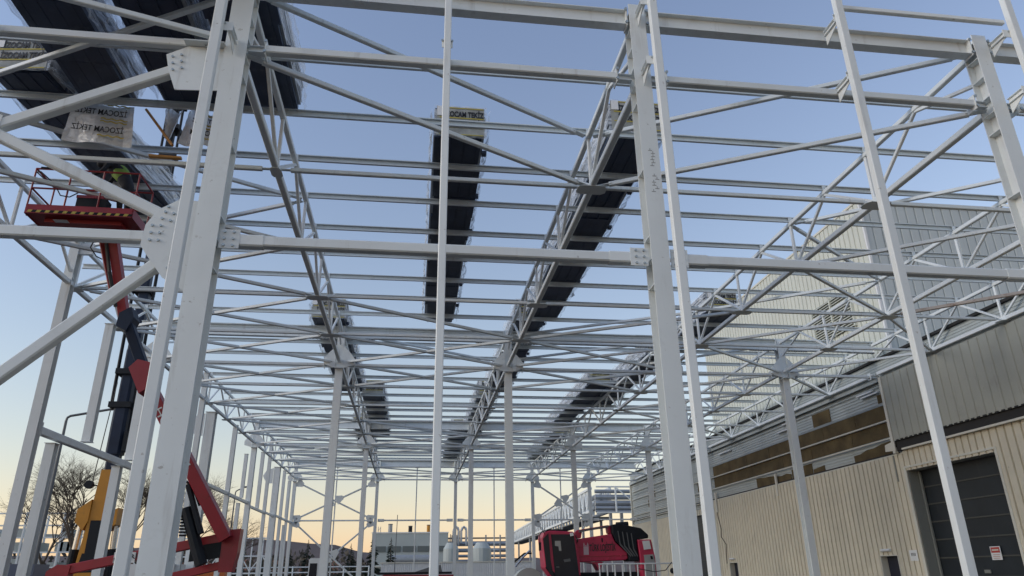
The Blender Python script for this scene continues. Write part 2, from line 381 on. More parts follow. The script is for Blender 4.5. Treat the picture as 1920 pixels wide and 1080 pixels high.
# ties between bottom chords at each panel point ------------------------------------
for b in range(3):
    for k in range(1, 5):
        n = b * 5 + k
        for i in range(5):
            a, c = rowspan(i, .3)
            t = MB().bar((a, NODE[n], HB - .01), (c, NODE[n], HB - .01), .095)
            for xe, s in ((a, -1), (c, 1)): t.box(*sorted((xe, xe + s * .22)), NODE[n] - .04, NODE[n] + .04, HB - .02, HB)
            t.build('tie_tube', M['steel'], label=f'thin white tie tube in the {GAPS[i]}, {ORD[k-1]} tie of the {BAYN[b]}', cat='tie', group='bottom chord ties')

# diagonal braces in the bottom- and top-chord planes --------------------------------
def brace(i, n0, n1, lev, w_=.10, m='steel'):
    p = np.array((XT[i], NODE[n0])); q = np.array((XT[i + 1], NODE[n1])); d = (q - p) / np.linalg.norm(q - p)
    p2 = p + d * .42; q2 = q - d * .42; z = HB - .03 if lev == 0 else HT - .01
    mb = MB().bar((*p2, z), (*q2, z), w_)
    for e, s in ((p2, -1), (q2, 1)):
        c0 = e + d * s * .3
        mb.bar((*(e - d * s * .08), z), (*c0, z), .13, .018)
    near = n0 // 5 if n0 < 15 else 2
    def nm(n): return ROWN[n // 5] if n % 5 == 0 else f'{BAYN[n // 5]} node {ORD[n % 5 - 1]}'
    lab = f'{"upper" if lev else "lower"} diagonal, {GAPS[i]}, {nm(n0)} to {nm(n1)}'
    mb.build('diagonal_brace', M[m], label=lab, cat='brace', group='roof diagonals')
BR = []
for o in (0, 5, 10):                                   # the same pattern repeats in every bay
    BR += [(1, o, o + 1), (1, o + 3, o + 4), (1, o + 4, o + 5), (1, o + 5, o + 4), (2, o + 1, o), (2, o + 4, o + 3), (2, o + 4, o + 5), (2, o + 5, o + 4)]
    BR += [(3, o + 2, o + 3), (3, o + 4, o + 3), (3, o + 4, o + 5), (3, o + 2, o + 1), (4, o + 3, o + 4), (4, o + 5, o + 4)]
    if o: BR += [(1, o + 1, o), (2, o, o + 1), (3, o + 1, o), (4, o, o + 1)]
    for k in range(5): BR += [(0, o + k, o + k + 1), (0, o + k + 1, o + k)]
for q in ((0, 0, 1), (0, 1, 0), (0, 2, 1)): BR.remove(q)
for (i, a, c) in BR: brace(i, a, c, 0)
brace(4, 3, 2, 0, .11, 'rusty')
for (i, a, c) in [(1, 0, 1), (2, 1, 0), (3, 2, 1), (3, 2, 3), (3, 4, 3), (0, 1, 0), (0, 1, 2), (0, 3, 2), (0, 3, 4), (4, 1, 0), (1, 5, 6), (2, 6, 5), (3, 6, 5), (1, 10, 11), (2, 11, 10), (1, 4, 5), (2, 5, 4)]:
    brace(i, a, c, 1, .10)

# front wall: rail at mid height, cladding posts, brackets, X bracing ----------------------
zm = 6.38; yf = ROW[0]
for i in range(4):
    a, c = rowspan(i, .18)
    t = thing('wall_rail', (a, yf, zm), f'thick square rail at mid height of the front wall, {GAP[i]}', 'rail', 'front wall rails')
    ga, gc = (.24, .24) if i else (.5, .72)
    MB().bar((a + ga, yf, zm), (c - gc, yf, zm), .165).build('tube', M['steel'], t)
    for xe, s, gg in ((a, 1, ga), (c, -1, gc)):
        if i == 0 and s == -1: continue
        MB().box(*sorted((xe + s * (.01), xe + s * (gg + .06))), yf - .096, yf - .084, zm - .155, zm + .155).build('gusset_plate', M['steel'], t)
        MB().bar((xe + s * (gg - .05), yf - .0, zm), (xe + s * (gg + .40), yf - .0, zm), .18, .19).build('end_sleeve', M['steel'], t)
        bolts(t, [(xe + s * (.08 + dx), yf - .096, zm + dz) for dx in (0, .13) for dz in (-.11, 0, .11)], (0, -1, 0))
# gusset plates of the X bracing, children of the left foreground column
gy = yf - .10
MB().prism([(-3.36, gy, 6.98), (-3.66, gy, 7.0), (-3.95, gy, 6.80), (-4.08, gy, 6.55), (-4.10, gy, 6.22), (-3.98, gy, 6.05), (-3.72, gy, 5.72), (-3.36, gy, 5.50)], (0, .016, 0)).build('gusset_plate', M['steel'], colA)
MB().prism([(-3.36, gy, 9.86), (-3.95, gy, 9.86), (-4.28, gy, 9.66), (-4.20, gy, 9.35), (-4.05, gy, 8.98), (-3.36, gy, 9.02)], (0, .016, 0)).build('gusset_plate', M['steel'], colA)
MB().box(-4.0, -3.36, gy - .15, gy + .15, 9.865, 9.885).build('flange_plate', M['steel'], colA)
bolts(colA, [(-3.98 + dx, gy, 6.30 + dz) for dx in (0, .12) for dz in (0, .12, .24)] + [(-3.86 + dx, gy, 6.66 + dz) for dx, dz in ((0, 0), (.12, -.03), (.03, .11), (.15, .09), (.06, .2))] + [(-3.66, gy, 5.86)], (0, -1, 0))
bolts(colA, [(-4.17 + j * .02 + dx, gy, 9.62 - j * .13 + dx * .35) for j in range(3) for dx in (0, .13)], (0, -1, 0))
def xbrace(p, q, label, wd=.17):
    p = np.array(p); q = np.array(q)
    MB().bar(p, q, wd, wd, up=(0, 1, 0)).build('wall_brace', M['steel'], label=label, cat='brace', group='front wall braces', loc=tuple(p))
xbrace((-4.12, yf, 9.42), (-6.55, yf, 8.13), 'thick square brace dropping left from the upper gusset of the left foreground column')
xbrace((-3.95, yf, 6.78), (-6.55, yf, 8.02), 'thick square brace rising left from the middle gusset of the left foreground column')
xbrace((-3.86, yf, 5.95), (-9.6, yf, .25), 'thick square brace dropping to lower left from the middle gusset of the left foreground column')
MB().bar((-3.62, 10.06, 10.06), (-8.6, 8.6, 10.10), .10).build('canopy_brace', M['steel'], label='slim square brace rising up left from the strut end beside the big left column', cat='brace')
xbrace((-7.05, yf, 8.28), (-10.1, yf, 9.75), 'thick square brace rising left past the cross splice plate at the left edge')
xbrace((-7.05, yf, 7.78), (-10.1, yf, 6.5), 'thick square brace dropping left past the cross splice plate at the left edge')
t = thing('splice_plate', (-6.8, yf - .095, 7.8), 'bolted splice plate where the front wall braces cross at the left edge', 'plate')
MB().prism([(-6.45, yf - .095, 7.82), (-6.45, yf - .095, 8.30), (-6.7, yf - .095, 8.36), (-7.1, yf - .095, 8.36), (-7.15, yf - .095, 7.7), (-6.7, yf - .095, 7.7)], (0, .014, 0)).build('cross_plate', M['steel'], t)
bolts(t, [(-6.53, yf - .095, 8.2), (-6.53, yf - .095, 8.08), (-6.66, yf - .095, 8.24), (-6.53, yf - .095, 7.92)], (0, -1, 0))
PX = [-7.0, -3.38, .29, 3.93, 7.57, 11.2]
PN = ['at the left frame edge', 'right beside the big left foreground column', 'near the middle of the front wall', 'just right of the big scribbled foreground column', 'leaning tall in front of the warehouse wall', 'at the top right corner of the front wall']
PW = [.14, .155, .115, .14, .15, .15]
for j, x in enumerate(PX):
    yp = 9.60
    t = thing('cladding_post', (x, yp, 0), f'slim white square tube cladding post {PN[j]}', 'post', 'front wall cladding posts')
    MB().bar((x, yp, .02), (x, yp, 14.2), PW[j], .12, up=(0, 1, 0), bev=.10).build('tube', M['steel'], t)
    MB().box(x - .15, x + .15, yp - .15, yp + .15, 0, .02).build('base_plate', M['steel'], t)
    for z in (9.95, 11.27):
        xb = x + {1: .16, 3: -.13, 5: -.15}.get(j, 0); y1_ = 10.06 if j in (1, 3, 5) else 10.13
        yb0 = yp + .062
        MB().ibeam((xb, yb0 + .012, z), (xb, y1_ - .02, z), .09, .11, .010, .009).build('bracket', M['steel'], t)
        MB().box(min(x - .09, xb - .055), max(x + .09, xb + .055), yb0 - .001, yb0 + .011, z - .085, z + .085).build('bracket_plate', M['steel'], t)
        MB().prism([(xb - .006, yb0 + .015, z - .056), (xb - .006, y1_ - .02, z - .056), (xb - .006, y1_ - .02, z - .26)], (.012, 0, 0)).build('bracket_rib', M['steel'], t)
        bolts(t, [(x - .08, yb0 - .001, z + .05), (x + .08, yb0 - .001, z + .05)], (0, -1, 0), .022, .02)
for a, c, nm in ((7.65, 11.1, 'at the top right'), (3.99, 7.49, 'along the top edge right of centre'), (.35, 3.86, 'along the top edge at the middle')):
    MB().bar((a, 9.70, 11.56), (c, 9.70, 11.56), .09).build('girt_tube', M['steel'], label=f'thin square girt tube between two cladding posts {nm}', cat='girt', group='front wall girts') if nm == 'at the top right' else None

# left side wall: posts, short columns under the girt, girts -------------------------------
XL = -10.42
def lpost(y, z0, z1, wd, label, d=None, name='wall_post'):
    t = thing(name, (XL, y, z0), label, 'post', 'left side wall posts')
    MB().ibeam((XL, y, z0), (XL, y, z1), wd, d or wd, .014, .010, up=(0, 1, 0)).build('shaft', M['steel'], t)
    MB().box(XL - wd * .6, XL + wd * .6, y - wd * .6, y + wd * .6, z1 + .001, z1 + .016).build('cap_plate', M['steel'], t)
    MB().box(XL - wd * .6, XL + wd * .6, y - wd * .6, y + wd * .6, z0 - .016, z0 - .001).build('end_plate', M['steel'], t)
    return t
lp = lpost(21.3, .02, 11.3, .26, 'tall white post of the left side wall reaching the outer truss, nearest one')
bk = MB().box(XL + .02, XL + .5, 21.24, 21.36, 10.85, 11.2); bk.build('head_bracket', M['steel'], lp)
lpost(24.7, 5.80, 9.75, .26, 'white hanging post ending in a collar on the near left girt, first')
lpost(22.5, .02, 5.36, .26, 'short white column with a cap under the near left girt, first')
lpost(27.5, .02, 5.40, .28, 'short white column with a cap under the near left girt, second')
lpost(28.6, 5.80, 9.70, .34, 'broad white hanging post above the far end of the near left girt')
fb = lpost(38.3, .02, 9.62, .44, 'broad white column topped by a pointed gusset plate, nearest of the left side wall')
MB().prism([(XL - .24, 38.06, 9.55), (XL - .75, 38.06, 9.38), (XL - 1.0, 38.06, 8.95), (XL - .8, 38.06, 8.6), (XL - .5, 38.06, 8.4), (XL - .24, 38.06, 8.4)], (0, .02, 0)).build('gusset_plate', M['steel'], fb)
fb = lpost(58.3, .02, 9.62, .44, 'broad white column topped by a pointed gusset plate, further one of the left side wall')
MB().prism([(XL - .24, 58.06, 9.55), (XL - .75, 58.06, 9.38), (XL - 1.0, 58.06, 8.95), (XL - .8, 58.06, 8.6), (XL - .5, 58.06, 8.4), (XL - .24, 58.06, 8.4)], (0, .02, 0)).build('gusset_plate', M['steel'], fb)
for y, z0, z1, wd, s in ((36.4, .02, 11.2, .24, 'just in front of the nearest pointed gusset column'), (43.6, .02, 10.0, .24, 'between the nearest gusset column and the third column row'),
                         (52.2, 6.1, 9.8, .22, 'hanging just behind the third column row'), (54.8, .02, 11.2, .22, 'standing before the further gusset column'), (61.5, .02, 9.8, .22, 'behind the further gusset column'), (64.6, .02, 9.8, .2, 'next to the end wall')):
    lpost(y, z0, z1, wd, f'slim white left wall post {s}')
for y, z0, z1, s in ((47.2, 6.3, 8.9, 'above the girt'), (46.6, .02, 5.9, 'below the girt'), (64.2, 6.4, 9.3, 'above the girt near the end wall'), (63.6, .02, 5.7, 'below the girt near the end wall')):
    lpost(y, z0, z1, .2, f'stub post left of the far side wall columns, {s}')
for y0, y1, z, wd, s in ((21.45, 29.1, 5.58, .22, 'nearest, spanning two short columns'), (38.55, 48.95, 6.15, .18, 'second, from the nearest gusset column'), (49.3, 54.7, 6.0, .16, 'third, short one behind the third column row'), (58.55, 66.9, 6.15, .16, 'last before the end wall'), (54.9, 58.05, 6.05, .14, 'fourth, very short one')):
    t = thing('side_girt', (XL, y0, z), f'white girt beam of the left side wall, {s}', 'girt', 'left side wall girts')
    MB().bar((XL + .0, y0, z), (XL + .0, y1, z), wd * .8, wd).build('beam', M['steel'], t)
    for ye, s_ in ((y0, 1), (y1, -1)): MB().box(XL - wd * .7, XL + wd * .7, *sorted((ye - s_ * .02, ye - s_ * .001)), z - wd * .8, z + wd * .9).build('end_plate', M['steel'], t)

# end wall: rail, thin posts, X bracing --------------------------------------------------
ye = ROW[3]
for i in range(5):
    a, c = rowspan(i, .2)
    t = thing('end_rail', (a, ye, 6.3), f'thin tube rail at mid height of the end wall, {GAP[i]}', 'rail', 'end wall rails')
    MB().bar((a + .3, ye, 6.3), (c - .3, ye, 6.3), .13).build('tube', M['steel'], t)
    for xe, s in ((a, 1), (c, -1)): MB().bar((xe, ye, 6.3), (xe + s * .55, ye, 6.3), .20, .24).build('end_sleeve', M['steel'], t)
for i in range(4):
    x = (XT[i] + XT[i + 1]) / 2
    t = thing('end_post', (x, ye + .12, 0), f'thin white post in the end wall, {GAP[i]}', 'post', 'end wall posts')
    MB().bar((x, ye + .2, .02), (x, ye + .2, 10.85), .10).build('tube', M['steel'], t)
    MB().box(x - .2, x + .2, ye + .06, ye + .26, 10.86, 10.96).build('head_plate', M['steel'], t)
def eb(x0, z0, x1, z1, lab):
    p = np.array((x0, ye, z0)); q = np.array((x1, ye, z1)); d = (q - p) / np.linalg.norm(q - p)
    t = thing('end_brace', tuple(p), lab, 'brace', 'end wall braces')
    MB().bar(p + d * .5, q - d * .5, .14, up=(0, 1, 0)).build('tube', M['steel'], t)
    for e, s in ((p, 1), (q, -1)):
        c_ = e + d * s * .75; n_ = np.array((-d[2], 0, d[0]))
        MB().prism([c_ + n_ * .16 + (0, -.09, 0), c_ - n_ * .16 + (0, -.09, 0), e + d * s * .12 - n_ * .42 + (0, -.09, 0), e + d * s * .12 + n_ * .42 + (0, -.09, 0)], (0, .016, 0)).build('gusset_plate', M['steel'], t)
for a, c, nm in ((0, 1, 'left'), (3, 4, 'right')):
    xa, xc = XT[a] + .1, XT[c] - .1; xm = (xa + xc) / 2
    for (z0, z1, lv) in ((6.3, 9.6, 'upper'), (.4, 6.3, 'lower')):
        zc = (z0 + z1) / 2
        eb(xa, z1, xc, z0, f'{lv} {nm} end wall cross, brace falling to the right')
        eb(xa, z0, xm, zc, f'{lv} {nm} end wall cross, left half of the rising brace')
        eb(xm, zc, xc, z1, f'{lv} {nm} end wall cross, right half of the rising brace')

# ------------------------------------------------------------------ warehouse at right
XW = 20.9
def corr_y(mb, x, y0, y1, z0, z1, pitch=.25, dep=.045, out=-1, mi=0):
    # trapezoid ribs running vertically on a wall in the plane x
    n = max(1, int(round((y1 - y0) / pitch))); pitch = (y1 - y0) / n; pts = []
    for i in range(n):
        y = y0 + i * pitch
        pts += [(x, y), (x, y + pitch * .16), (x + out * dep, y + pitch * .20), (x + out * dep, y + pitch * .97)]
    pts.append((x, y1)); m = len(pts)
    vs = [(a, b, z0) for a, b in pts] + [(a, b, z1) for a, b in pts]
    mb.add(vs, [(i, i + 1, m + i + 1, m + i) for i in range(m - 1)], mi); return mb
def corr_x(mb, y, x0, x1, z0, z1, pitch=.3, dep=.04):
    n = max(1, int(round((x1 - x0) / pitch))); pitch = (x1 - x0) / n; pts = []
    for i in range(n):
        x = x0 + i * pitch
        pts += [(x, y), (x + pitch * .8, y), (x + pitch * .84, y + dep), (x + pitch * .96, y + dep)]
    pts.append((x1, y)); m = len(pts)
    mb.add([(a, b, z0) for a, b in pts] + [(a, b, z1) for a, b in pts], [(i, i + 1, m + i + 1, m + i) for i in range(m - 1)]); return mb
def corr_z(mb, x, y0, y1, z0, z1, pitch=.16, dep=.03, out=-1):
    n = max(1, int(round((z1 - z0) / pitch))); pitch = (z1 - z0) / n; pts = []
    for i in range(n):
        z = z0 + i * pitch
        pts += [(x, z), (x, z + pitch * .62), (x + out * dep, z + pitch * .7), (x + out * dep, z + pitch * .92)]
    pts.append((x, z1)); m = len(pts)
    mb.add([(a, y0, b) for a, b in pts] + [(a, y1, b) for a, b in pts], [(i, i + 1, m + i + 1, m + i) for i in range(m - 1)]); return mb
wh = thing('warehouse', (XW, 28, 0), 'long beige and grey clad warehouse along the right side with stripped brown insulation', 'warehouse')
YA, YB, YS = -6., 69.5, 28.95                           # near end, far end, break between old and stripped part
DY0, DY1, DZ = 23.75, 28.75, 5.58                       # big door
PY0, PY1, PZ = 30.45, 31.75, 2.27                       # small door
SY0, SY1 = 46.85, 48.15                                 # far small door
FY0, FY1, FZ = 51.6, 54.6, 5.55                         # far dark door
lowc = MB()
segs = [(YA, DY0, 0, 6.42), (DY0, DY1, DZ, 6.42), (DY1, PY0, 0, 6.3), (PY0, PY1, PZ, 6.3), (PY1, SY0, 0, 6.3), (SY0, SY1, PZ, 6.3), (SY1, FY0 - .7, 0, 6.3), (FY0 - .7, FY1 + .4, FZ, 5.95), (FY1 + .4, YB, 0, 5.95)]
for a, c, z0, z1 in segs: corr_y(lowc, XW, a, c, z0, z1, .37, .085)
lowc.build('lower_cladding', M['beige'], wh)
ln = MB(); corr_z(ln, XW + .10, YS, YB, 5.9, 9.72, .14, .025); ln.build('liner_sheet', M['liner'], wh)
up = MB(); corr_y(up, XW - .20, YA, YS - .02, 6.86, 9.72, .46, .035); up.build('upper_cladding', M['greyclad'], wh)
MB().box(XW - .21, XW + .08, YS - .018, YS - .004, 6.6, 9.72).build('edge_return', M['darkgap'], wh)
MB().box(XW - .27, XW - .12, YS + .0, YS + .16, 6.35, 9.72).build('corner_flashing', M['trim'], wh)
# solid dark strip painting the gap's shade under the upper cladding, with sheet ends showing
MB().box(XW - .18, XW + .06, YA, YS - .02, 6.44, 6.84).build('gap_shade_strip', M['darkgap'], wh)
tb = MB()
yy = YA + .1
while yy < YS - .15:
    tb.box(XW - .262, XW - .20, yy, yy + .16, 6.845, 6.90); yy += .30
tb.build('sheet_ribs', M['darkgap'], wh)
MB().box(XW - .24, XW - .05, YA, YS - .4, 6.425, 6.50).build('cap_strip', M['trim'], wh)
MB().box(XW - .06, XW + .02, YS - .2, YB, 6.305, 6.36).build('cap_strip', M['trim'], wh)
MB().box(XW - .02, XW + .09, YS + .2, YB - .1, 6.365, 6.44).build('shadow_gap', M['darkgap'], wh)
# parapet, flashings
pr = MB(); corr_z(pr, XW + .02, YA, YB, 9.96, 10.55, .12, .02); pr.build('parapet', M['liner'], wh)
MB().box(XW - .05, XW + .3, YA, YB, 9.73, 9.95).build('eaves_band', M['darkgap'], wh)
MB().box(XW - .10, XW - .052, YA, YB, 9.62, 9.90).build('eaves_flashing', M['liner'], wh)
MB().box(XW - .12, XW + .35, YA, YB, 10.56, 10.66).build('parapet_cap', M['darkgap'], wh)
MB().box(XW + .11, XW + 21, YA, YB - .05, 9.5, 10.2).build('roof', M['greygal'], wh)
MB().box(XW + .12, XW + 21, YB - .05, YB, 0, 9.7).build('end_wall', M['beige'], wh)
MB().box(XW - .06, XW + .12, YB + .001, YB + .2, 0, 9.9).build('corner_post', M['trim'], wh)
# exposed mineral wool and the horizontal rails holding it
def wool(y0, y1, z0, z1, jag=0, d=.0):
    r3 = random.Random(int(y0 * 10)); n = max(2, int((y1 - y0) / .5)); top = []
    for i in range(n + 1):
        y = y0 + (y1 - y0) * i / n; top.append((XW + .055 - d, y, z1 - jag * (i / n if y0 < 38 else 1 - i / n) * (.75 + .5 * r3.random()) * (1 if i else 1)))
    MB().prism([(XW + .055 - d, y0, z0), (XW + .055 - d, y1, z0)] + top[::-1], (.03, 0, 0)).build('wool_panel', M['wool'], wh)
yb = [29.15, 31.9, 34.8, 37.6, 40.9, 44.0, 46.6, 49.45]
for a, c in zip(yb[:-1], yb[1:]):
    j = rng.uniform(.012, .03)
    wool(a + j, c - j, 7.92, 8.58); 
yb = [29.15, 32.4, 36.2, 39.4, 43.0, 45.9, 49.45]
for a, c in zip(yb[:-1], yb[1:]):
    j = rng.uniform(.012, .03)
    wool(a + j, c - j, 7.16, 7.82)
wool(29.2, 32.5, 6.46, 7.02, .25); wool(36.4, 38.6, 6.46, 6.98, .05); wool(38.7, 43.0, 6.46, 7.0, .28); wool(35.2, 36.3, 6.46, 6.72, .1)
wool(33.9, 35.6, 8.72, 9.36); wool(29.2, 29.9, 8.72, 9.1); wool(62.8, 64.6, 7.2, 7.75); wool(62.6, 64.4, 7.85, 8.4); wool(56.2, 57.6, 8.1, 8.75); wool(51, 52.6, 7.2, 7.9)
for z in (7.86, 7.08):
    MB().bar((XW - .01, YS + .17, z), (XW - .01, YB - 15, z), .06, .07).build('wall_rail', M['trim'], wh)
for z in (8.63, 9.45):
    MB().bar((XW + .02, YS + .17, z), (XW + .02, YB - .3, z), .03, .035).build('wall_rail', M['liner'], wh)
for z in (6.75, 7.5, 8.2, 8.9): MB().bar((XW + .0, YB - 14.9, z), (XW + .0, YB - .3, z), .06, .06).build('wall_rail', M['trim'], wh)
for (y0, y1, z) in ((30.0, 31.3, 9.32), (29.6, 31.0, 9.18), (37.3, 38.7, 9.42), (38.0, 39.4, 9.1), (46.0, 48.0, 9.2)):
    MB().box(XW - .06, XW + .03, y0, y1, z, z + .07).build('loose_trim', M['white'], wh)
MB().box(XW - .14, XW - .05, 40.15, 40.3, 5.7, 6.95).build('down_pipe', M['trim'], wh)
MB().box(XW - .16, XW - .05, 49.0, 49.2, 5.5, 6.8).build('down_pipe', M['trim'], wh)
MB().box(XW - .12, XW - .05, 29.35, 29.42, 5.2, 6.3).build('flashing_end', M['jamb'], wh)
MB().prism([(XW - .28, 28.9, 6.45), (XW - .28, 29.6, 6.5), (XW - .28, 29.55, 6.78), (XW - .28, 28.9, 6.86)], (.04, 0, 0)).build('torn_flashing', M['trim'], wh)
MB().path([(XW - .11, 49.25, 6.2), (XW - .11, 49.1, 5.2), (XW - .11, 48.8, 4.4), (XW - .11, 48.95, 3.9), (XW - .11, 48.3, 3.4), (XW - .11, 48.4, 2.9), (XW - .11, 48.5, 2.2)], .022).build('loose_cable', M['hose'], wh)
# big sectional door
dr = MB().box(XW + .50, XW + .56, DY0 + .012, DY1 - .022, .02, DZ + .2).build('roller_door', M['door'], wh)
for j in range(1, 8):
    z = j * .70 - .04
    MB().box(XW + .47, XW + .495, DY0 + .1, DY1 - .1, z, z + .05).build('rib', M['doorrib'], dr)
for (y0, y1) in ((DY1 - 1.7, DY1 - .4), (DY1 - 3.4, DY1 - 2.1), (DY0 + .2, DY0 + 1.2)):
    MB().box(XW + .475, XW + .494, y0, y1, .95, 1.38).build('window', M['wood'], dr)
MB().box(XW - .02, XW + .56, DY1 - .02, DY1 + .02, 0, DZ).build('door_jamb', M['jamb'], wh)
MB().box(XW - .02, XW + .56, DY0 - .03, DY0 + .01, 0, DZ).build('door_jamb', M['jamb'], wh)
MB().box(XW + .57, XW + 20, YA + .2, YB - .2, 0, 9.3).build('light_blocking_core', M['darkgap'], wh)  # unseen solid block added to stop sky light leaking round the door
MB().box(XW + .05, XW + .49, DY0 - .2, DY1 + .2, DZ + .05, DZ + .3).build('lintel', M['darkgap'], wh)
MB().box(XW - .02, XW + .49, DY0 + .012, DY1 - .022, DZ, DZ + .045).build('door_head', M['trim'], wh)
MB().box(XW - .105, XW - .05, DY1 + .0, DY1 + .14, 0, DZ + .1).build('door_frame', M['trim'], wh)
MB().box(XW - .105, XW - .05, DY0 - .14, DY0 - .02, 0, DZ + .1).build('door_frame', M['trim'], wh)
MB().box(XW - .115, XW - .052, DY0 - .14, DY1 + .14, DZ + .1, DZ + .18).build('door_frame', M['trim'], wh)
for a_ in (DY0 + .03, DY1 - .14): MB().box(XW + .40, XW + .468, a_, a_ + .09, .02, DZ - .06).build('guide_rail', M['jamb'], wh)
MB().box(XW + .455, XW + .4945, DY0 + .12, DY1 - .16, .03, .12).build('rubber_seal', M['rubber'], dr)
MB().box(XW + .45, XW + .4945, 26.0, 26.3, 1.5, 1.62).build('handle', M['jamb'], dr)
sg = thing('warning_sign', (XW + .44, 25.5, 2.0), 'small red and white warning sign on the big dark door', 'sign')
MB().box(XW + .445, XW + .455, 25.25, 25.75, 1.95, 2.42).build('sign_board', M['white'], sg)
MB().box(XW + .438, XW + .4445, 25.29, 25.71, 2.2, 2.39).build('red_field', M['signred'], sg)
for z in (2.12, 2.06, 2.0): MB().box(XW + .439, XW + .4445, 25.33, 25.67, z, z + .02).build('text_line', mat('faint_red', (.5, .25, .2), .6), sg)
MB().box(XW + .434, XW + .4375, 25.34, 25.66, 2.27, 2.32).build('text_line', M['trim'], sg)
# small doors
for (y0, y1, nm) in ((PY0, PY1, 'dark blue personnel door beside the big dark door'), (SY0, SY1, 'dark blue personnel door further along the warehouse wall')):
    d = thing('personnel_door', (XW, (y0 + y1) / 2, 0), nm, 'door', 'personnel doors')
    MB().box(XW + .22, XW + .27, y0 + .05, y1 - .05, .02, PZ - .04).build('leaf', M['bluedoor'], d)
    for a in (y0, y1 - .05): MB().box(XW - .10, XW + .28, a, a + .05, 0, PZ).build('frame', M['trim'], d)
    MB().box(XW - .10, XW + .28, y0 + .051, y1 - .051, PZ - .04, PZ).build('frame', M['trim'], d)
    MB().rod((XW + .18, y0 + .2, 1.05), (XW + .218, y0 + .2, 1.05), .025, 8).build('handle', M['chrome'], d)
    l = thing('bulkhead_lamp', (XW - .1, (y0 + y1) / 2, PZ + .1), 'small white bulkhead lamp over the ' + nm, 'lamp', 'bulkhead lamps')
    MB().bar((XW - .14, y0 + .4, PZ + .2), (XW - .14, y1 - .25, PZ + .2), .12, .12, bev=.35).build('housing', M['white'], l)
    MB().box(XW - .05, XW - .046, y0 + .5, y1 - .4, PZ + .17, PZ + .22).build('back_plate', M['trim'], l)
nb = thing('number_plate', (XW - .06, 29.4, 2.0), 'small white plate with four dark strokes beside the personnel door', 'sign')
MB().box(XW - .100, XW - .088, 29.15, 29.65, 2.0, 2.42).build('board', M['white'], nb)
text(nb, 'IIII', M['print_black'], (XW - .104, 29.4, 2.25), (0, -1, 0), (0, 0, 1), .12, width=.26)
fd = thing('dark_door', (XW, 53.1, 0), 'tall narrow dark sectional door far along the warehouse wall', 'door')
MB().box(XW + .12, XW + .17, FY0 - .65, FY1 + .35, .02, FZ - .02).build('leaf', M['door'], fd)
for j in range(1, 9): MB().box(XW + .10, XW + .119, FY0 - .6, FY1 + .3, j * .62, j * .62 + .04).build('rib', M['doorrib'], fd)

# tall block behind the warehouse ------------------------------------------------------
XC, YC, YD, ZT = 21.5, 29.0, 49.6, 18.75
tw = thing('high_bay_block', (XC, YC, 9), 'tall windowless cream block with vertical cladding rising behind the warehouse roof', 'building')
lf = MB(); corr_y(lf, XC, YC, YD, 9.6, ZT, .40, .06); lf.build('side_wall', M['tower'], tw)
fw = MB(); corr_x(fw, YC, XC, XC + 42, 9.6, ZT - .1, .5, .06); fw.build('front_wall', M['tower_shade_tone'], tw)
MB().box(XC - .1, XC + .12, YC - .06, YD + .05, ZT + .002, ZT + .12).build('roof_edge', M['trim'], tw)
MB().box(XC + .125, XC + 42, YC - .06, YC + .2, ZT - .1, ZT + .10).build('roof_edge', M['greyclad'], tw)
MB().box(XC + .1, XC + 42, YD - .1, YD, 9.6, ZT).build('back_wall', M['tower'], tw)
MB().box(XC - .06, XC + .06, YC - .06, YC + .06, 9.6, ZT).build('corner_trim', M['white'], tw)
lv = thing('louvre', (XC - .06, 32.5, 12.3), 'slatted ventilation louvre on the cream high block', 'louvre')
MB().box(XC - .068, XC - .062, 31.0, 34.5, 12.9, 14.95).build('dark_backing', M['jamb'], lv)
sl_ = MB()
for j in range(15):
    z = 12.92 + j * .135
    sl_.prism([(XC - .17, 31.0, z), (XC - .165, 31.0, z + .03), (XC - .069, 31.0, z + .105), (XC - .073, 31.0, z + .07)], (0, 3.5, 0))
sl_.build('slats', M['tower'], lv)
for y in (30.92, 32.7, 34.5): MB().box(XC - .2, XC - .066, y, y + .08, 12.88, 15.0).build('frame', M['tower'], lv)

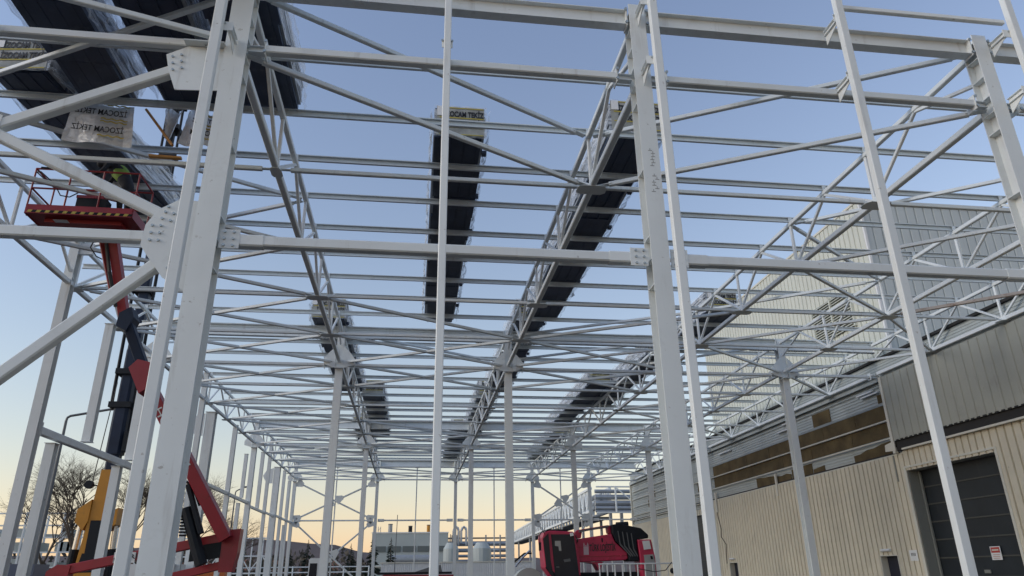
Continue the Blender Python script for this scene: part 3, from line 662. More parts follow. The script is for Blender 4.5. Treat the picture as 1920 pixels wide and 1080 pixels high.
# ------------------------------------------------------------------ bundles of roof panels lying on the purlins
ZB = 11.495
def bundle(x0, x1, y0, y1, label, h=.86, front=True, seed=0, txt='İZOCAM TEKİZ', zb=ZB):
    r4 = random.Random(seed); xc = (x0 + x1) / 2
    t = thing('panel_bundle', (xc, y0, zb), label, 'panel bundle', 'bundles of roof panels')
    n = 7; ph = h / n
    for k in range(n):
        dx = r4.uniform(-.025, .025); dy = r4.uniform(-.05, .05)
        m = MB(); z0 = zb + k * ph
        # ribbed sandwich panel: dark bottom skin with a stepped edge, pale edge
        if k == 0:
            y = y0; j = 0
            while y < y1 - .01:
                L = min(r4.uniform(.8, 2.2), y1 - y)
                if y1 - y - L < .6: L = y1 - y
                e = r4.uniform(-.09, .09); f = r4.uniform(-.05, .05)
                m.box(x0 + .04 + f, x1 - .04 + e, y + .004, y + L - .004, z0 + r4.uniform(0, .03), z0 + ph - .012, 1)
                for q in range(4): m.box(x0 + .13 + q * (x1 - x0 - .3) / 3, x0 + .16 + q * (x1 - x0 - .3) / 3, y + .004, y + L - .004, z0 - .008, z0 + .032, 1)
                y += L; j += 1
            for q in range(int((y1 - y0) / 2.2)):      # foam spacer blocks poking out at the edges
                yy = y0 + .6 + q * 2.2; m.box(x1 - .02, x1 + .09, yy, yy + .16, z0 + .02, z0 + ph - .02, 1)
        else:
            m.box(x0 + dx, x1 + dx, y0 + dy, y1 + dy, z0, z0 + ph - .045)
            m.box(x0 + dx + .01, x1 + dx - .01, y0 + dy + .01, y1 + dy - .01, z0 + ph - .045, z0 + ph - .008, 1)
        m.build('panel', [M['panelside'], M['panelbottom']], t)
    # stretch film round the sides and the near end
    def filmsheet(P, nu, nv, amp):
        vs = []; fs = []
        for i in range(nu + 1):
            for j in range(nv + 1):
                p, nn = P(i / nu, j / nv); a = amp * r4.random(); vs.append(np.array(p) + np.array(nn) * (.012 + a))
        for i in range(nu):
            for j in range(nv):
                a = i * (nv + 1) + j; fs.append((a, a + 1, a + nv + 2, a + nv + 1))
        return vs, fs
    m = MB()
    for xs, nx in ((x0 - .03, -1), (x1 + .03, 1)):
        m.add(*filmsheet(lambda u, v: ((xs, y0 - .02 + u * (y1 - y0 + .04), zb - .02 + v * (h + .04)), (nx, 0, 0)), int((y1 - y0) / .22), 6, .10))
    m.add(*filmsheet(lambda u, v: ((x0 - .03 + u * (x1 - x0 + .06), y0 - .075, zb + v * (h + .02)), (0, -1, 0)), 10, 6, .03))
    m.build('stretch_film', M['film'], t)
    if front:
        yf_ = y0 - .125; wd = x1 - x0
        for zc, hh in ((.94, .022), (.61, .026), (.30, .026), (.06, .02)):
            MB().box(x0 + .10, x1 - .05, yf_, yf_ + .006, zb + h * zc - hh / 2, zb + h * zc + hh / 2).build('yellow_stripe', M['print_yellow'], t)
        MB().box(x0 + .03, x1 - .03, yf_ + .012, yf_ + .018, zb + .02, zb + h - .02).build('printed_wrap', M['wrapgrey'], t)
        for zc in (.76, .45):
            text(t, txt, M['print_black'], (xc + .08, yf_ - .004, zb + h * zc), (1, 0, 0), (0, 0, 1), h * .25, width=wd * .80, off=.03)
        MB().box(x0 + .04, x0 + .22, yf_ - .012, yf_ - .007, zb + h * .66, zb + h * .96).build('paper_label', M['print_white'], t)
    return t
bundle(-7.60, -6.42, 9.3, 14.2, 'dark underside panel bundle at upper left, left of the other two near the top edge', seed=1)
bundle(-5.85, -4.52, 9.3, 14.2, 'dark underside panel bundle at the top edge just left of the big left column', seed=2)
bundle(-4.25, -2.86, 9.2, 14.05, 'dark underside panel bundle at the top edge right behind the big left column', seed=3)
L1 = bundle(-9.06, -7.84, 13.4, 20.6, 'slightly turned panel bundle at the left edge with black print on its yellow striped end', seed=4)
L1.rotation_euler.z = R(-6.6)
bundle(.2, 1.42, 14.8, 28.4, 'long dark panel bundle running alone down the middle aisle, label on its end', seed=6)
bundle(4.36, 5.66, 14.1, 27.4, 'long panel bundle right of the third truss line, printed end behind the scribbled column', seed=7)
bundle(3.95, 5.20, 27.7, 40.5, 'second panel bundle along the third truss line, behind the first one', seed=8)
bundle(3.55, 4.75, 41.2, 54.5, 'third panel bundle along the third truss line, deeper in the hall', seed=9)
bundle(2.55, 3.85, 52.5, 66.5, 'far panel bundle left of the third truss line near the end wall', seed=10)
bundle(-4.40, -3.02, 28.4, 41.0, 'panel bundle on the second truss line starting above the second column row', seed=11)
bundle(-3.15, -1.92, 41.6, 55.0, 'panel bundle right of the second truss line deeper in the hall', seed=12)
bundle(-4.35, -3.2, 50.8, 63.0, 'panel bundle left of the second truss line near the end wall', seed=13)
bundle(11.55, 12.85, 26.0, 31.2, 'short panel bundle end showing beside the fourth truss line', seed=14)
bundle(10.95, 12.2, 32.2, 44.0, 'panel bundle on the fourth truss line in the middle bay, right one', seed=15)
bundle(9.50, 10.75, 38.2, 52.0, 'panel bundle left of the fourth truss line in the middle bay', seed=16)
bundle(10.30, 11.55, 53.0, 66.2, 'panel bundle on the fourth truss line near the end wall', seed=17)
# printed plastic sheets hanging loose, print seen from behind
def sheet(x0, x1, y, z0, z1, label, lines, sk=.12, seed=1, fold=.05):
    r5 = random.Random(seed); t = thing('plastic_sheet', ((x0 + x1) / 2, y, z0), label, 'plastic sheet', 'loose printed plastic sheets')
    nu, nv = 14, 12; vs = []; fs = []
    for i in range(nu + 1):
        for j in range(nv + 1):
            u, v = i / nu, j / nv
            vs.append((x0 + (x1 - x0) * u + sk * (1 - v) * (u - .3), y + fold * math.sin(u * 9 + v * 2) + r5.uniform(-.012, .012), z0 + (z1 - z0) * v - .10 * u))
    for i in range(nu):
        for j in range(nv):
            a = i * (nv + 1) + j; fs.append((a, a + 1, a + nv + 2, a + nv + 1))
    o = MB().add(vs, fs).build('film', M['sheetfilm'], t)
    sol = o.modifiers.new('thickness', 'SOLIDIFY'); sol.thickness = .003
    for (s_, zc, wd, hh) in lines:
        zz = z0 + (z1 - z0) * zc
        text(t, s_, M['print_black'], ((x0 + x1) / 2 + .02, y - fold - .03, zz), (-1, 0, .07), (0, 0, 1), hh, width=wd, off=.012)
        for dz in (hh * .95, -hh * .95):
            m = MB(); xa = (x0 + x1) / 2 + .04
            pts = [(xa + q * wd * .052, y - fold - .03, zz + dz - .05 * (q / 10) + .018 * math.sin(q * 1.9)) for q in range(11)]
            for a_, b_ in zip(pts[:-1], pts[1:]): m.bar(a_, b_, .006, .030)
            m.build('yellow_wave', M['print_yellow'], t)
    return t
sheet(-7.80, -6.46, 14.30, 10.52, 11.52, 'loose translucent plastic sheet with mirrored black print hanging above the lift basket', [('İZOCAM TEKİZ', .73, 1.08, .19), ('İZOCAM TEKİZ', .30, 1.08, .19)], seed=2)
sheet(-5.35, -4.62, 14.30, 10.60, 11.5, 'torn translucent plastic sheet hanging beside the big left column', [('TEKİZ', .62, .42, .13), ('OCAM', .25, .42, .13)], seed=3, fold=.09, sk=.3)
sheet(-5.86, -5.42, 14.30, 10.75, 11.5, 'small torn strip of clear plastic hanging beside the crane tip', [], seed=5, fold=.09, sk=-.35)
MB().bar((-6.28, 14.42, 11.5), (-5.45, 14.08, 10.40), .06, .05).build('timber_batten', M['orange_pole'], label='orange brown batten leaning between the plastic sheets at upper left', cat='batten')
MB().bar((-5.85, 14.02, 10.06), (-5.2, 14.04, 10.06), .1, .05).build('timber_batten', M['orange_pole'], label='short orange brown batten lying on a tie tube near the torn plastic', cat='batten')

# ------------------------------------------------------------------ red articulated boom lift
bl = thing('boom_lift', (-6.6, 18.2, 0), 'red articulated boom lift reaching up to the roof at left', 'boom lift')
def part_box(par, name, m, x0, x1, y0, y1, z0, z1): return MB().box(x0, x1, y0, y1, z0, z1).build(name, M[m], par)
ch = MB().box(-9.6, -6.2, 17.0, 19.4, .45, .95); ch.build('chassis', M['red'], bl)
for x in (-9.1, -6.7):
    for y in (16.95, 19.45):
        wl = MB().rod((x, y - .18, .45), (x, y + .18, .45), .45, 20).build('wheel', M['rubber'], bl)
        MB().rod((x, y - .19, .45), (x, y + .19, .45), .22, 12).build('rim', M['greygal'], wl)
MB().box(-9.4, -6.9, 17.3, 19.1, .96, 1.42).build('turntable', M['red'], bl)
for dy in (0,):
    MB().bar((-7.60, 18, 1.86), (-4.12, 18, 2.56), .22, .20, bev=.06).build('lower_arm', M['red'], bl)
    a2 = MB().bar((-7.50, 18, 1.22), (-4.15, 18, 1.96), .20, .17, bev=.06).build('lower_arm', M['red'], bl)
MB().bar((-7.0, 18.0, 1.45), (-7.55, 18, 1.25), .3, .3).build('riser_mount', M['red'], bl)
kn = MB(); kn.prism([(-7.9, 17.86, 1.0), (-7.45, 17.86, .95), (-7.35, 17.86, 1.98), (-7.62, 17.86, 2.0), (-7.82, 17.86, 1.86)], (0, .28, 0)); kn.build('knuckle', M['red'], bl)
kn = MB(); kn.prism([(-4.24, 17.84, 1.80), (-3.95, 17.84, 1.80), (-3.88, 17.84, 2.2), (-3.86, 17.84, 2.72), (-4.3, 17.84, 2.68)], (0, .32, 0)); kn.build('knuckle', M['red'], bl)
pl = MB().box(-6.50, -6.05, 17.885, 17.889, 2.02, 2.24).build('name_plate', M['white'], bl)
text(bl, 'HORIZON', M['print_black'], (-6.02, 17.878, 2.165), (1, 0, .2), (-.2, 0, 1), .11, width=.95)
MB().prism([(-4.24, 17.835, 2.10), (-4.9, 17.835, 2.02), (-4.9, 17.835, 2.34), (-4.24, 17.835, 2.44)], (0, .01, 0)).build('painted_arm_shadow', M['black'], bl)  # black sheet painting the shade between the two lower arms
b0, b1 = np.array((-4.12, 17.7, 2.50)), np.array((-6.28, 17.25, 6.02))
MB().bar(b0, b1, .26, .40, up=(0, 1, 0), bev=.05).build('main_boom', M['red'], bl)
# black cylinder and energy chain along the lower side of the boom
d = (b1 - b0) / np.linalg.norm(b1 - b0)
c0 = np.array((-4.32, 17.55, 2.0)); c1 = c0 + d * 1.5 + (-.06, 0, -.25)
MB().rod((-4.55, 17.6, 1.95), (-5.05, 17.6, 3.15), .13, 10).build('lift_cylinder', M['black'], bl)
hc = MB(); 
for j in range(26):
    p_ = np.array((-5.02, 17.58, 2.55)) + np.array((-.30, 0, .95)) * (j / 14) * (1 if j < 20 else 1)
    hc.box(p_[0] - .07, p_[0] + .05, 17.5, 17.66, p_[2], p_[2] + .035)
hc.build('hose_chain', M['black'], bl)
MB().path([(-4.75, 17.55, 3.2), (-4.95, 17.55, 3.6), (-5.15, 17.55, 3.75), (-5.3, 17.55, 4.2)], .03).build('hose', M['hose'], bl)
MB().bar((-4.62, 17.5, 2.6), (-5.05, 17.5, 3.65), .16, .10).build('cover', M['black'], bl)
text(bl, 'HORIZON', M['white'], tuple(b0 + d * 2.55 + np.array((-.02, -.215, .0))), tuple(-d), (-d[2], 0, d[0]) if d[0] < 0 else (d[2], 0, -d[0]), .17, width=1.5)
MB().prism([(-6.30, 17.02, 5.62), (-6.05, 17.02, 5.80), (-6.18, 17.02, 6.36), (-6.45, 17.02, 6.42), (-6.62, 17.02, 6.22)], (0, .5, 0)).build('boom_head', M['red'], bl)
b2 = np.array((-6.90, 17.05, 7.45))
MB().bar(b1 - d * .3, b2, .22, .30, up=(0, 1, 0), bev=.1).build('inner_boom', M['navy'], bl)
MB().prism([(-7.02, 16.88, 7.18), (-6.78, 16.88, 7.05), (-6.66, 16.88, 7.4), (-6.76, 16.88, 7.66), (-7.0, 16.88, 7.5)], (0, .42, 0)).build('jib_joint', M['navy'], bl)
b3 = np.array((-7.40, 16.65, 10.0 - .62))
MB().bar((-6.92, 17.05, 7.4), b3, .20, .26, up=(0, 1, 0), bev=.05).build('jib', M['red'], bl)
MB().bar((-7.16, 16.9, 7.75), (-7.60, 16.6, 9.2), .07, .12).build('jib_rail', M['darkred'], bl)
MB().path([(-7.05, 16.75, 7.6), (-7.28, 16.6, 8.4), (-7.5, 16.55, 9.25)], .045).build('hose', M['hose'], bl)
MB().path([(-7.5, 16.5, 9.3), (-7.7, 16.45, 9.15), (-7.75, 16.45, 8.95), (-7.6, 16.5, 8.75), (-7.48, 16.55, 8.7)], .014).build('hose', M['hose'], bl)
# basket
bx0, bx1, by0, by1, bz = -8.80, -6.56, 15.45, 16.35, 9.30
bk = MB(); bk.box(bx0, bx1, by0, by1, bz, bz + .05); bk.box(bx0 + .3, bx1 - .3, by0 + .25, by1 - .05, bz - .10, bz - .002); bk.build('basket_floor', M['darkred'], bl)
tb_ = MB()
tb_.box(bx0, bx1, by0 - .02, by0 - .001, bz - .02, bz + .2); tb_.box(bx0, bx1, by1 + .001, by1 + .02, bz - .02, bz + .2)
tb_.box(bx0 - .02, bx0 - .001, by0, by1, bz - .02, bz + .2); tb_.box(bx1 + .001, bx1 + .02, by0, by1, bz - .02, bz + .2); tb_ = tb_.build('toe_board', M['red'], bl)
for j in range(24):
    x = bx0 + .04 + j * .092
    MB().prism([(x, by0 - .026, bz + .0), (x + .085, by0 - .026, bz + .0), (x + .115, by0 - .026, bz + .06), (x + .03, by0 - .026, bz + .06)], (0, .005, 0)).build('hazard_stripe', M['black' if j % 2 else 'print_yellow'], tb_)
MB().box(bx0 + .55, bx0 + .85, by0 + .1, by0 + .25, bz - .103, bz - .1005).build('sticker', M['white'], bl)
pts = [(bx0, by0), ((bx0 + bx1) / 2 - .35, by0), ((bx0 + bx1) / 2 + .35, by0), (bx1, by0), (bx1, by1), ((bx0 + bx1) / 2, by1), (bx0, by1)]
for (x, y) in pts: MB().rod((x, y, bz + .2), (x, y, bz + 1.12), .021, 8).build('rail_post', M['red'], bl)
loop = [(bx0, by0), (bx1, by0), (bx1, by1), (bx0, by1), (bx0, by0)]
for z, nm in ((bz + .62, 'mid_rail'), (bz + 1.12, 'top_rail')):
    MB().path([(x, y, z) for x, y in loop], .022, 8).build(nm, M['darkred'], bl)
MB().rod((bx0 + .1, by0 - .001, bz + 1.14), (bx0 + .85, by0 - .001, bz + 1.14), .034, 8).build('grip_pad', M['black'], bl)
MB().path([(bx0 + .05, by0 - .05, bz + 1.0), (bx0 + .15, by0 - .08, bz + 1.0), (bx0 + .6, by0 - .08, bz + .62), (bx0 + .5, by0 - .08, bz + .62), (bx0 + .05, by0 - .05, bz + 1.0)], .014, 8).build('gate_loop', M['black'], bl)
MB().box(bx0 + 1.0, bx0 + 1.65, by0 + .0, by0 + .25, bz + .21, bz + .42).build('control_box', M['black'], bl)
MB().box(bx0 + .98, bx0 + 1.55, by0 - .0, by0 + .24, bz + .43, bz + .50).build('control_cover', M['red'], bl)
MB().path([(bx0 + .55, by0, bz + .6), (bx0 + .65, by0 - .02, bz + .45), (bx0 + .85, by0 - .02, bz + .42), (bx0 + 1.0, by0, bz + .55)], .013).build('hose', M['hose'], bl)

# the worker in the basket, bent forward under the panels
def skin(name, J, E, m, parent=None, loc=(0, 0, 0), lvl=2, root=0):
    me = bpy.data.meshes.new(name); L = np.array(loc)
    me.from_pydata([tuple(np.array(j[:3]) - L) for j in J], E, [])
    o = bpy.data.objects.new(name, me); S.collection.objects.link(o)
    sk = o.modifiers.new('skin', 'SKIN'); sb = o.modifiers.new('sub', 'SUBSURF'); sb.levels = sb.render_levels = lvl
    for k, j in enumerate(J):
        r_ = j[3]; rr = r_ if isinstance(r_, tuple) else (r_, r_)
        me.skin_vertices[0].data[k].radius = rr; me.skin_vertices[0].data[k].use_root = (k == root)
    bpy.context.view_layer.update()
    me2 = bpy.data.meshes.new_from_object(o.evaluated_get(bpy.context.evaluated_depsgraph_get()))
    o.modifiers.clear(); o.data = me2; me2.materials.clear(); me2.materials.append(m)
    for p in me2.polygons: p.use_smooth = True
    if parent: o.parent = parent
    else: o.location = loc
    WL[o.name] = tuple(loc); return o
fx, fy, fz = -6.98, 15.92, bz + .05
J = [(fx, fy, fz + 1.02, (.15, .17)), (fx - .20, fy + .02, fz + 1.32, (.15, .18)), (fx - .45, fy + .04, fz + 1.52, (.14, .20)), (fx - .60, fy + .04, fz + 1.56, .065), (fx - .73, fy + .03, fz + 1.57, (.09, .10)), (fx - .80, fy + .02, fz + 1.52, .07),
     (fx + .02, fy - .12, fz + .92, .105), (fx - .05, fy - .14, fz + .50, .075), (fx + .02, fy - .15, fz + .09, .05), (fx - .16, fy - .16, fz + .05, .04),
     (fx + .02, fy + .12, fz + .92, .105), (fx + .02, fy + .14, fz + .50, .075), (fx + .08, fy + .15, fz + .09, .05), (fx - .10, fy + .16, fz + .05, .04),
     (fx - .44, fy - .20, fz + 1.46, .065), (fx - .52, fy - .26, fz + 1.22, .052), (fx - .74, fy - .24, fz + 1.10, .036), (fx - .80, fy - .24, fz + 1.09, .035),
     (fx - .44, fy + .28, fz + 1.46, .065), (fx - .56, fy + .32, fz + 1.24, .052), (fx - .78, fy + .28, fz + 1.14, .036), (fx - .84, fy + .28, fz + 1.13, .035)]
E = [(0, 1), (1, 2), (2, 3), (3, 4), (4, 5), (0, 6), (6, 7), (7, 8), (8, 9), (0, 10), (10, 11), (11, 12), (12, 13), (2, 14), (14, 15), (15, 16), (16, 17), (2, 18), (18, 19), (19, 20), (20, 21)]
man = skin('person', J, E, M['cloth'], loc=(fx, fy, fz))
tag(man, 'person in dark workwear and yellow-green vest bending over inside the red lift basket', 'person')
skin('vest', [(fx - .06, fy + .01, fz + 1.12, (.165, .185)), (fx - .20, fy + .02, fz + 1.32, (.17, .20)), (fx - .40, fy + .04, fz + 1.49, (.16, .22))], [(0, 1), (1, 2)], M['hivis'], man, (fx, fy, fz))
skin('helmet', [(fx - .70, fy + .03, fz + 1.61, (.10, .11)), (fx - .78, fy + .03, fz + 1.60, (.085, .095))], [(0, 1)], M['white'], man, (fx, fy, fz))
for s, hx, hy, hz_ in ((-1, fx - .80, fy - .24, fz + 1.09), (1, fx - .84, fy + .28, fz + 1.13)):
    Jh = [(hx, hy, hz_, .038)]; Eh = []
    for q in range(4):
        b = len(Jh); oy = (q - 1.5) * .021
        Jh += [(hx - .05, hy + oy, hz_ - .005, .012), (hx - .085 - (.006 if q in (1, 2) else 0), hy + oy * 1.1, hz_ - .025, .0095), (hx - .10, hy + oy * 1.1, hz_ - .055, .0085)]
        Eh += [(0, b), (b, b + 1), (b + 1, b + 2)]
    b = len(Jh); Jh += [(hx - .02, hy - s * .038, hz_ - .01, .013), (hx - .05, hy - s * .052, hz_ - .03, .010)]; Eh += [(0, b), (b, b + 1)]
    skin('hand', Jh, Eh, M['skin'], man, (fx, fy, fz), 1)

# ------------------------------------------------------------------ yellow and black telescopic loader crane outside the left wall
cr = thing('loader_crane', (-11.7, 30, 0), 'yellow crane with a black telescopic boom standing upright outside the left wall', 'crane')
cx, cy = -11.55, 30.0
MB().box(cx - 1.3, cx + 6.0 - 5.2, cy - 1.2, cy + 7.5, .6, 1.15).build('truck_bed', M['black'], cr)
for y in (cy - .4, cy + 4.5, cy + 6.2):
    for s in (-1.15, .65):
        q = MB().rod((cx + s - .15, y, .5), (cx + s + .15, y, .5), .5, 18).build('wheel', M['rubber'], cr)
MB().prism([(cx - .62, cy - .3, 1.15), (cx + .02, cy - .3, 1.15), (cx + .24, cy - .3, 4.0), (cx + .27, cy - .3, 5.6), (cx - .25, cy - .3, 5.6), (cx - .36, cy - .3, 4.0)], (0, .6, 0)).build('base_boom', M['yellow'], cr)
MB().prism([(cx - .80, cy - .35, 4.15), (cx - .36, cy - .35, 4.5), (cx - .36, cy - .35, 3.75), (cx - .50, cy - .35, 3.4), (cx - .82, cy - .35, 3.7)], (0, .7, 0)).build('cylinder_bracket', M['yellow'], cr)
MB().prism([(cx + .28, cy - .35, 4.0), (cx + .62, cy - .35, 4.2), (cx + .62, cy - .35, 3.6), (cx + .28, cy - .35, 3.4)], (0, .7, 0)).build('cylinder_bracket', M['yellow'], cr)
MB().box(cx - .28, cx + .18, cy - .312, cy - .301, 2.6, 3.75).build('boom_recess', M['black'], cr)
MB().prism([(cx - .47, cy - .313, 1.95), (cx + .12, cy - .313, 1.95), (cx + .16, cy - .313, 2.6), (cx - .36, cy - .313, 2.6)], (0, .01, 0)).build('dark_band', M['black'], cr)
for s, x in ((-1, cx - .72), (1, cx + .50)):
    MB().rod((x + s * .12, cy, 1.15), (x + s * .05, cy, 2.75), .16, 12).build('cylinder_barrel', M['black'], cr)
    MB().rod((x + s * .05, cy, 2.7), (x, cy, 3.75), .09, 12).build('cylinder_rod', M['chrome'], cr)
def sec(z0, z1, wd, dx=0, m='navy'):
    return MB().bar((cx + dx, cy, z0), (cx + dx, cy, z1), wd, wd * 1.1, up=(0, 1, 0), bev=.18).build('boom_section', M[m], cr)
sec(5.6, 6.2, .44); sec(6.2, 8.0, .56); sec(8.0, 10.4, .46, -.01); sec(10.4, 12.9, .42, -.02); sec(12.9, 16.0, .37, -.05); sec(16.0, 19.6, .33, -.12, 'black'); sec(19.6, 24.5, .28, -.2, 'black')
for z, wd in ((8.0, .62), (9.35, .56), (12.9, .5), (15.4, .6), (19.5, .42), (21.0, .42), (22.4, .42)):
    q = MB().box(cx - wd / 2 - .1 - .006 * z, cx + wd / 2 + .1 - .006 * z, cy - .38, cy + .34, z, z + .22).build('boom_collar', M['black'], cr)
for x in (-.42, .42):
    MB().rod((cx + x - .02, cy - .1, 6.4 if x > 0 else 8.2), (cx + x - .08, cy - .1, 15.4), .07, 8).build('extension_cylinder', M['black'], cr)
    MB().rod((cx + x * .8 - .12, cy - .1, 17.0), (cx + x * .8 - .2, cy - .1, 23.5), .06, 8).build('extension_cylinder', M['black'], cr)
MB().rod((cx - .3, cy - .3, 9.0), (cx - .5, cy - .3, 5.0), .018, 5).build('hose', M['hose'], cr)
MB().box(cx + .33, cx + .53, cy - .35, cy + .3, 6.3, 7.05).build('valve_box', M['black'], cr)
wk = MB().rod((cx - .62, cy - .32, 5.05), (cx - .62, cy - .12, 5.05), .15, 14); wk.bar((cx - .5, cy - .2, 5.05), (cx - .28, cy - .2, 5.0), .05); wk.build('work_lamp', M['black'], cr)

# ------------------------------------------------------------------ raspberry red truck crane
pc = thing('truck_crane', (9.7, 40, 0), 'raspberry red truck crane with folded boom and black lettering in the hall', 'crane')
def px(x, y): return 6.76 + (x - 1010) * .02955, 1.62 + (1080 - y) * .0268
def poly(name, pts, y0, y1, m, par=pc):
    P = [(a, y0, b) for a, b in (px(*q) for q in pts)]
    return MB().prism(P, (0, y1 - y0, 0)).build(name, M[m], par)
MB().box(5.0, 13.6, 38.9, 41.4, .75, 1.35).build('carrier', M['black'], pc)
for x in (5.8, 7.3, 11.2, 12.7):
    for y in (38.85, 41.45):
        q = MB().rod((x, y - .16, .55), (x, y + .16, .55), .55, 20).build('wheel', M['rubber'], pc)
MB().box(7.5, 12.8, 39.2, 41.1, 1.36, 1.75).build('turntable', M['black'], pc)
cab = poly('cab', [(1008, 1012), (1011, 1002), (1022, 999), (1064, 1001), (1068, 1012), (1074, 1060), (1074, 1090), (1030, 1092), (1012, 1066)], 38.6, 40.0, 'pink')
poly('roof_hatch', [(1017, 998.4), (1056, 999.8), (1056, 996.5), (1020, 996)], 38.8, 39.8, 'black', cab)
poly('side_window', [(1025, 1006), (1064, 1006), (1069, 1058), (1071, 1086), (1031, 1088), (1027, 1056)], 38.57, 38.594, 'glass', cab)
poly('windscreen', [(1009, 1014), (1019, 1004), (1022, 1056), (1027, 1086), (1013.5, 1066)], 38.57, 38.594, 'glass', cab)
poly('seat', [(1030, 1018), (1040, 1018), (1041, 1036), (1037, 1036), (1036, 1028), (1030, 1027)], 38.555, 38.568, 'paleglass', cab)
poly('boom', [(1062, 1016), (1136, 1005), (1141, 1020), (1162, 1040), (1163, 1051), (1158, 1054), (1068, 1057)], 38.9, 39.9, 'pink')
poly('boom_underside', [(1085, 1057), (1118, 1056), (1112, 1072), (1110, 1072), (1104, 1060)], 39.0, 39.8, 'pink')
tf = poly('top_frame', [(1072, 1001), (1076, 997), (1132, 988), (1137, 989), (1137, 1005.5), (1132, 1003), (1131, 993), (1084, 1000), (1082, 1012), (1074, 1013)], 39.2, 39.6, 'pink')
poly('luff_cylinder', [(1078, 998), (1132, 989), (1132, 992), (1078, 1002)], 39.0, 39.19, 'lamp_dark')
poly('boom_head', [(1137, 988), (1150, 986), (1190, 995), (1203, 1008), (1202, 1014), (1181, 1016), (1180, 1030), (1183, 1056), (1164, 1056), (1163, 1040), (1142, 1019), (1137, 1003)], 38.8, 40.0, 'black')
for k in range(4):
    poly('head_rib', [(1146 + k * 8, 1000 + k * 1.5), (1147.5 + k * 8, 1000 + k * 1.5), (1150 + k * 8, 1024 + k * 3), (1168 + k * 4, 1046), (1167 + k * 4, 1048), (1148.5 + k * 8, 1026 + k * 3)], 38.765, 38.799, 'lamp_dark')
a, b = px(1150, 987); c, d_ = px(1172, 985)
MB().rod((a, 39.4, b), (c, 39.4, d_ - .02), .13, 12).build('winch', M['black'], pc)
MB().path([(c, 39.4, d_), (c - .4, 39.4, d_ + .02), (c - .1, 39.4, d_ - .05), (c + .02, 39.4, d_ - .4)], .07).build('hose', M['hose'], pc)
rb = poly('counterweight_box', [(1181, 1016.5), (1206, 1016.5), (1211, 1050), (1212, 1095), (1186, 1095)], 38.7, 39.9, 'pink')
poly('mirror_panel', [(1189, 1019), (1202, 1018.5), (1204, 1034), (1191, 1035.5)], 38.66, 38.694, 'white', rb)
poly('grey_panel', [(1190, 1045), (1207, 1044), (1209, 1056), (1209, 1095), (1192, 1095)], 38.66, 38.694, 'greygal', rb)
poly('dark_socket', [(1201, 1047), (1205, 1047), (1206, 1053), (1202, 1053)], 38.64, 38.659, 'black', rb)
poly('work_lamp', [(1057, 1004), (1062, 1003), (1063, 1009), (1058, 1010)], 38.4, 38.55, 'white')
poly('door_seam', [(1023.5, 1006), (1025, 1006), (1030.5, 1086), (1029, 1086)], 38.58, 38.597, 'black', cab)
poly('door_handle', [(1031, 1064), (1036, 1064), (1036.3, 1066), (1031.3, 1066)], 38.53, 38.568, 'lamp_dark', cab)
poly('sill', [(1012, 1066), (1030, 1092), (1074, 1090), (1074, 1080), (1033, 1082), (1016, 1060)], 38.585, 38.598, 'black', cab)
poly('steering', [(1044, 1052), (1056, 1050), (1057, 1055), (1046, 1056.5)], 38.555, 38.568, 'lamp_dark', cab)
a_, b_ = px(1012, 1004)
MB().path([(a_, 38.55, b_), (a_ - .12, 38.4, b_ + .12), (a_ - .3, 38.3, b_ - .1), (a_ - .3, 38.3, b_ - .5)], .022, 6).build('mirror_arm', M['black'], cab)
MB().box(a_ - .36, a_ - .24, 38.26, 38.34, b_ - .85, b_ - .45).build('mirror', M['black'], cab)
for k_, (x_, y_) in enumerate(((1068, 1020), (1100, 1013), (1124, 1009), (1068, 1052), (1095, 1051), (1128, 1050), (1150, 1046))):
    a_, b_ = px(x_, y_); MB().rod((a_, 38.86, b_), (a_, 38.899, b_), .045, 8).build('bolt_head', M['pink'], pc)
poly('boom_seam', [(1066, 1047), (1160, 1045), (1160, 1046), (1066, 1048)], 38.885, 38.899, 'darkred')
poly('boom_seam', [(1064, 1030), (1082, 1029), (1082, 1029.7), (1064, 1030.7)], 38.885, 38.899, 'darkred')
poly('slot', [(1116, 1013), (1119, 1013), (1119, 1020), (1117, 1021)], 38.885, 38.899, 'black')
for k_ in range(2):
    a_, b_ = px(1066 + k_ * 3, 1008); MB().path([(a_, 38.8, b_), (a_ + .1, 38.75, b_ - .25), (a_ + .02, 38.78, b_ - .4)], .03, 6).build('hydraulic_hose', M['hose'], pc)
poly('roof_rail', [(1014, 999), (1014.6, 993), (1015.6, 993), (1015, 999)], 38.9, 38.95, 'black', cab)
for o_ in pc.children:
    if o_.name.split('.')[0] in ('cab', 'boom', 'boom_head', 'counterweight_box'):
        bv = o_.modifiers.new('rounded_edges', 'BEVEL'); bv.width = .05; bv.segments = 3; bv.limit_method = 'ANGLE'
lx, lz = px(1118, 1031)
text(pc, 'TÜRK LOJİSTİK', M['print_black'], (lx, 38.888, lz + .02), (1, 0, .02), (0, 0, 1), .56, width=1.42, off=.02)
em = MB(); ex, ez = px(1087.5, 1033)
em.box(ex - .13, ex + .14, 38.885, 38.896, ez - .28, ez + .12)
for q in (-.12, -.02, .08): em.box(ex + q, ex + q + .055, 38.885, 38.896, ez + .1205, ez + .20)
em.prism([(ex - .13, 38.885, ez + .20), (ex - .06, 38.885, ez + .20), (ex - .095, 38.885, ez + .33)], (0, .011, 0)); em.prism([(ex + .07, 38.885, ez + .20), (ex + .14, 38.885, ez + .20), (ex + .105, 38.885, ez + .33)], (0, .011, 0))
em.build('castle_emblem', mat('emblem_pale', (.62, .45, .47), .6), pc)
dr_ = thing('hose_reel', (6.3, 41, 0), 'pale rounded drum with chrome pipes left of the raspberry crane cab', 'drum')
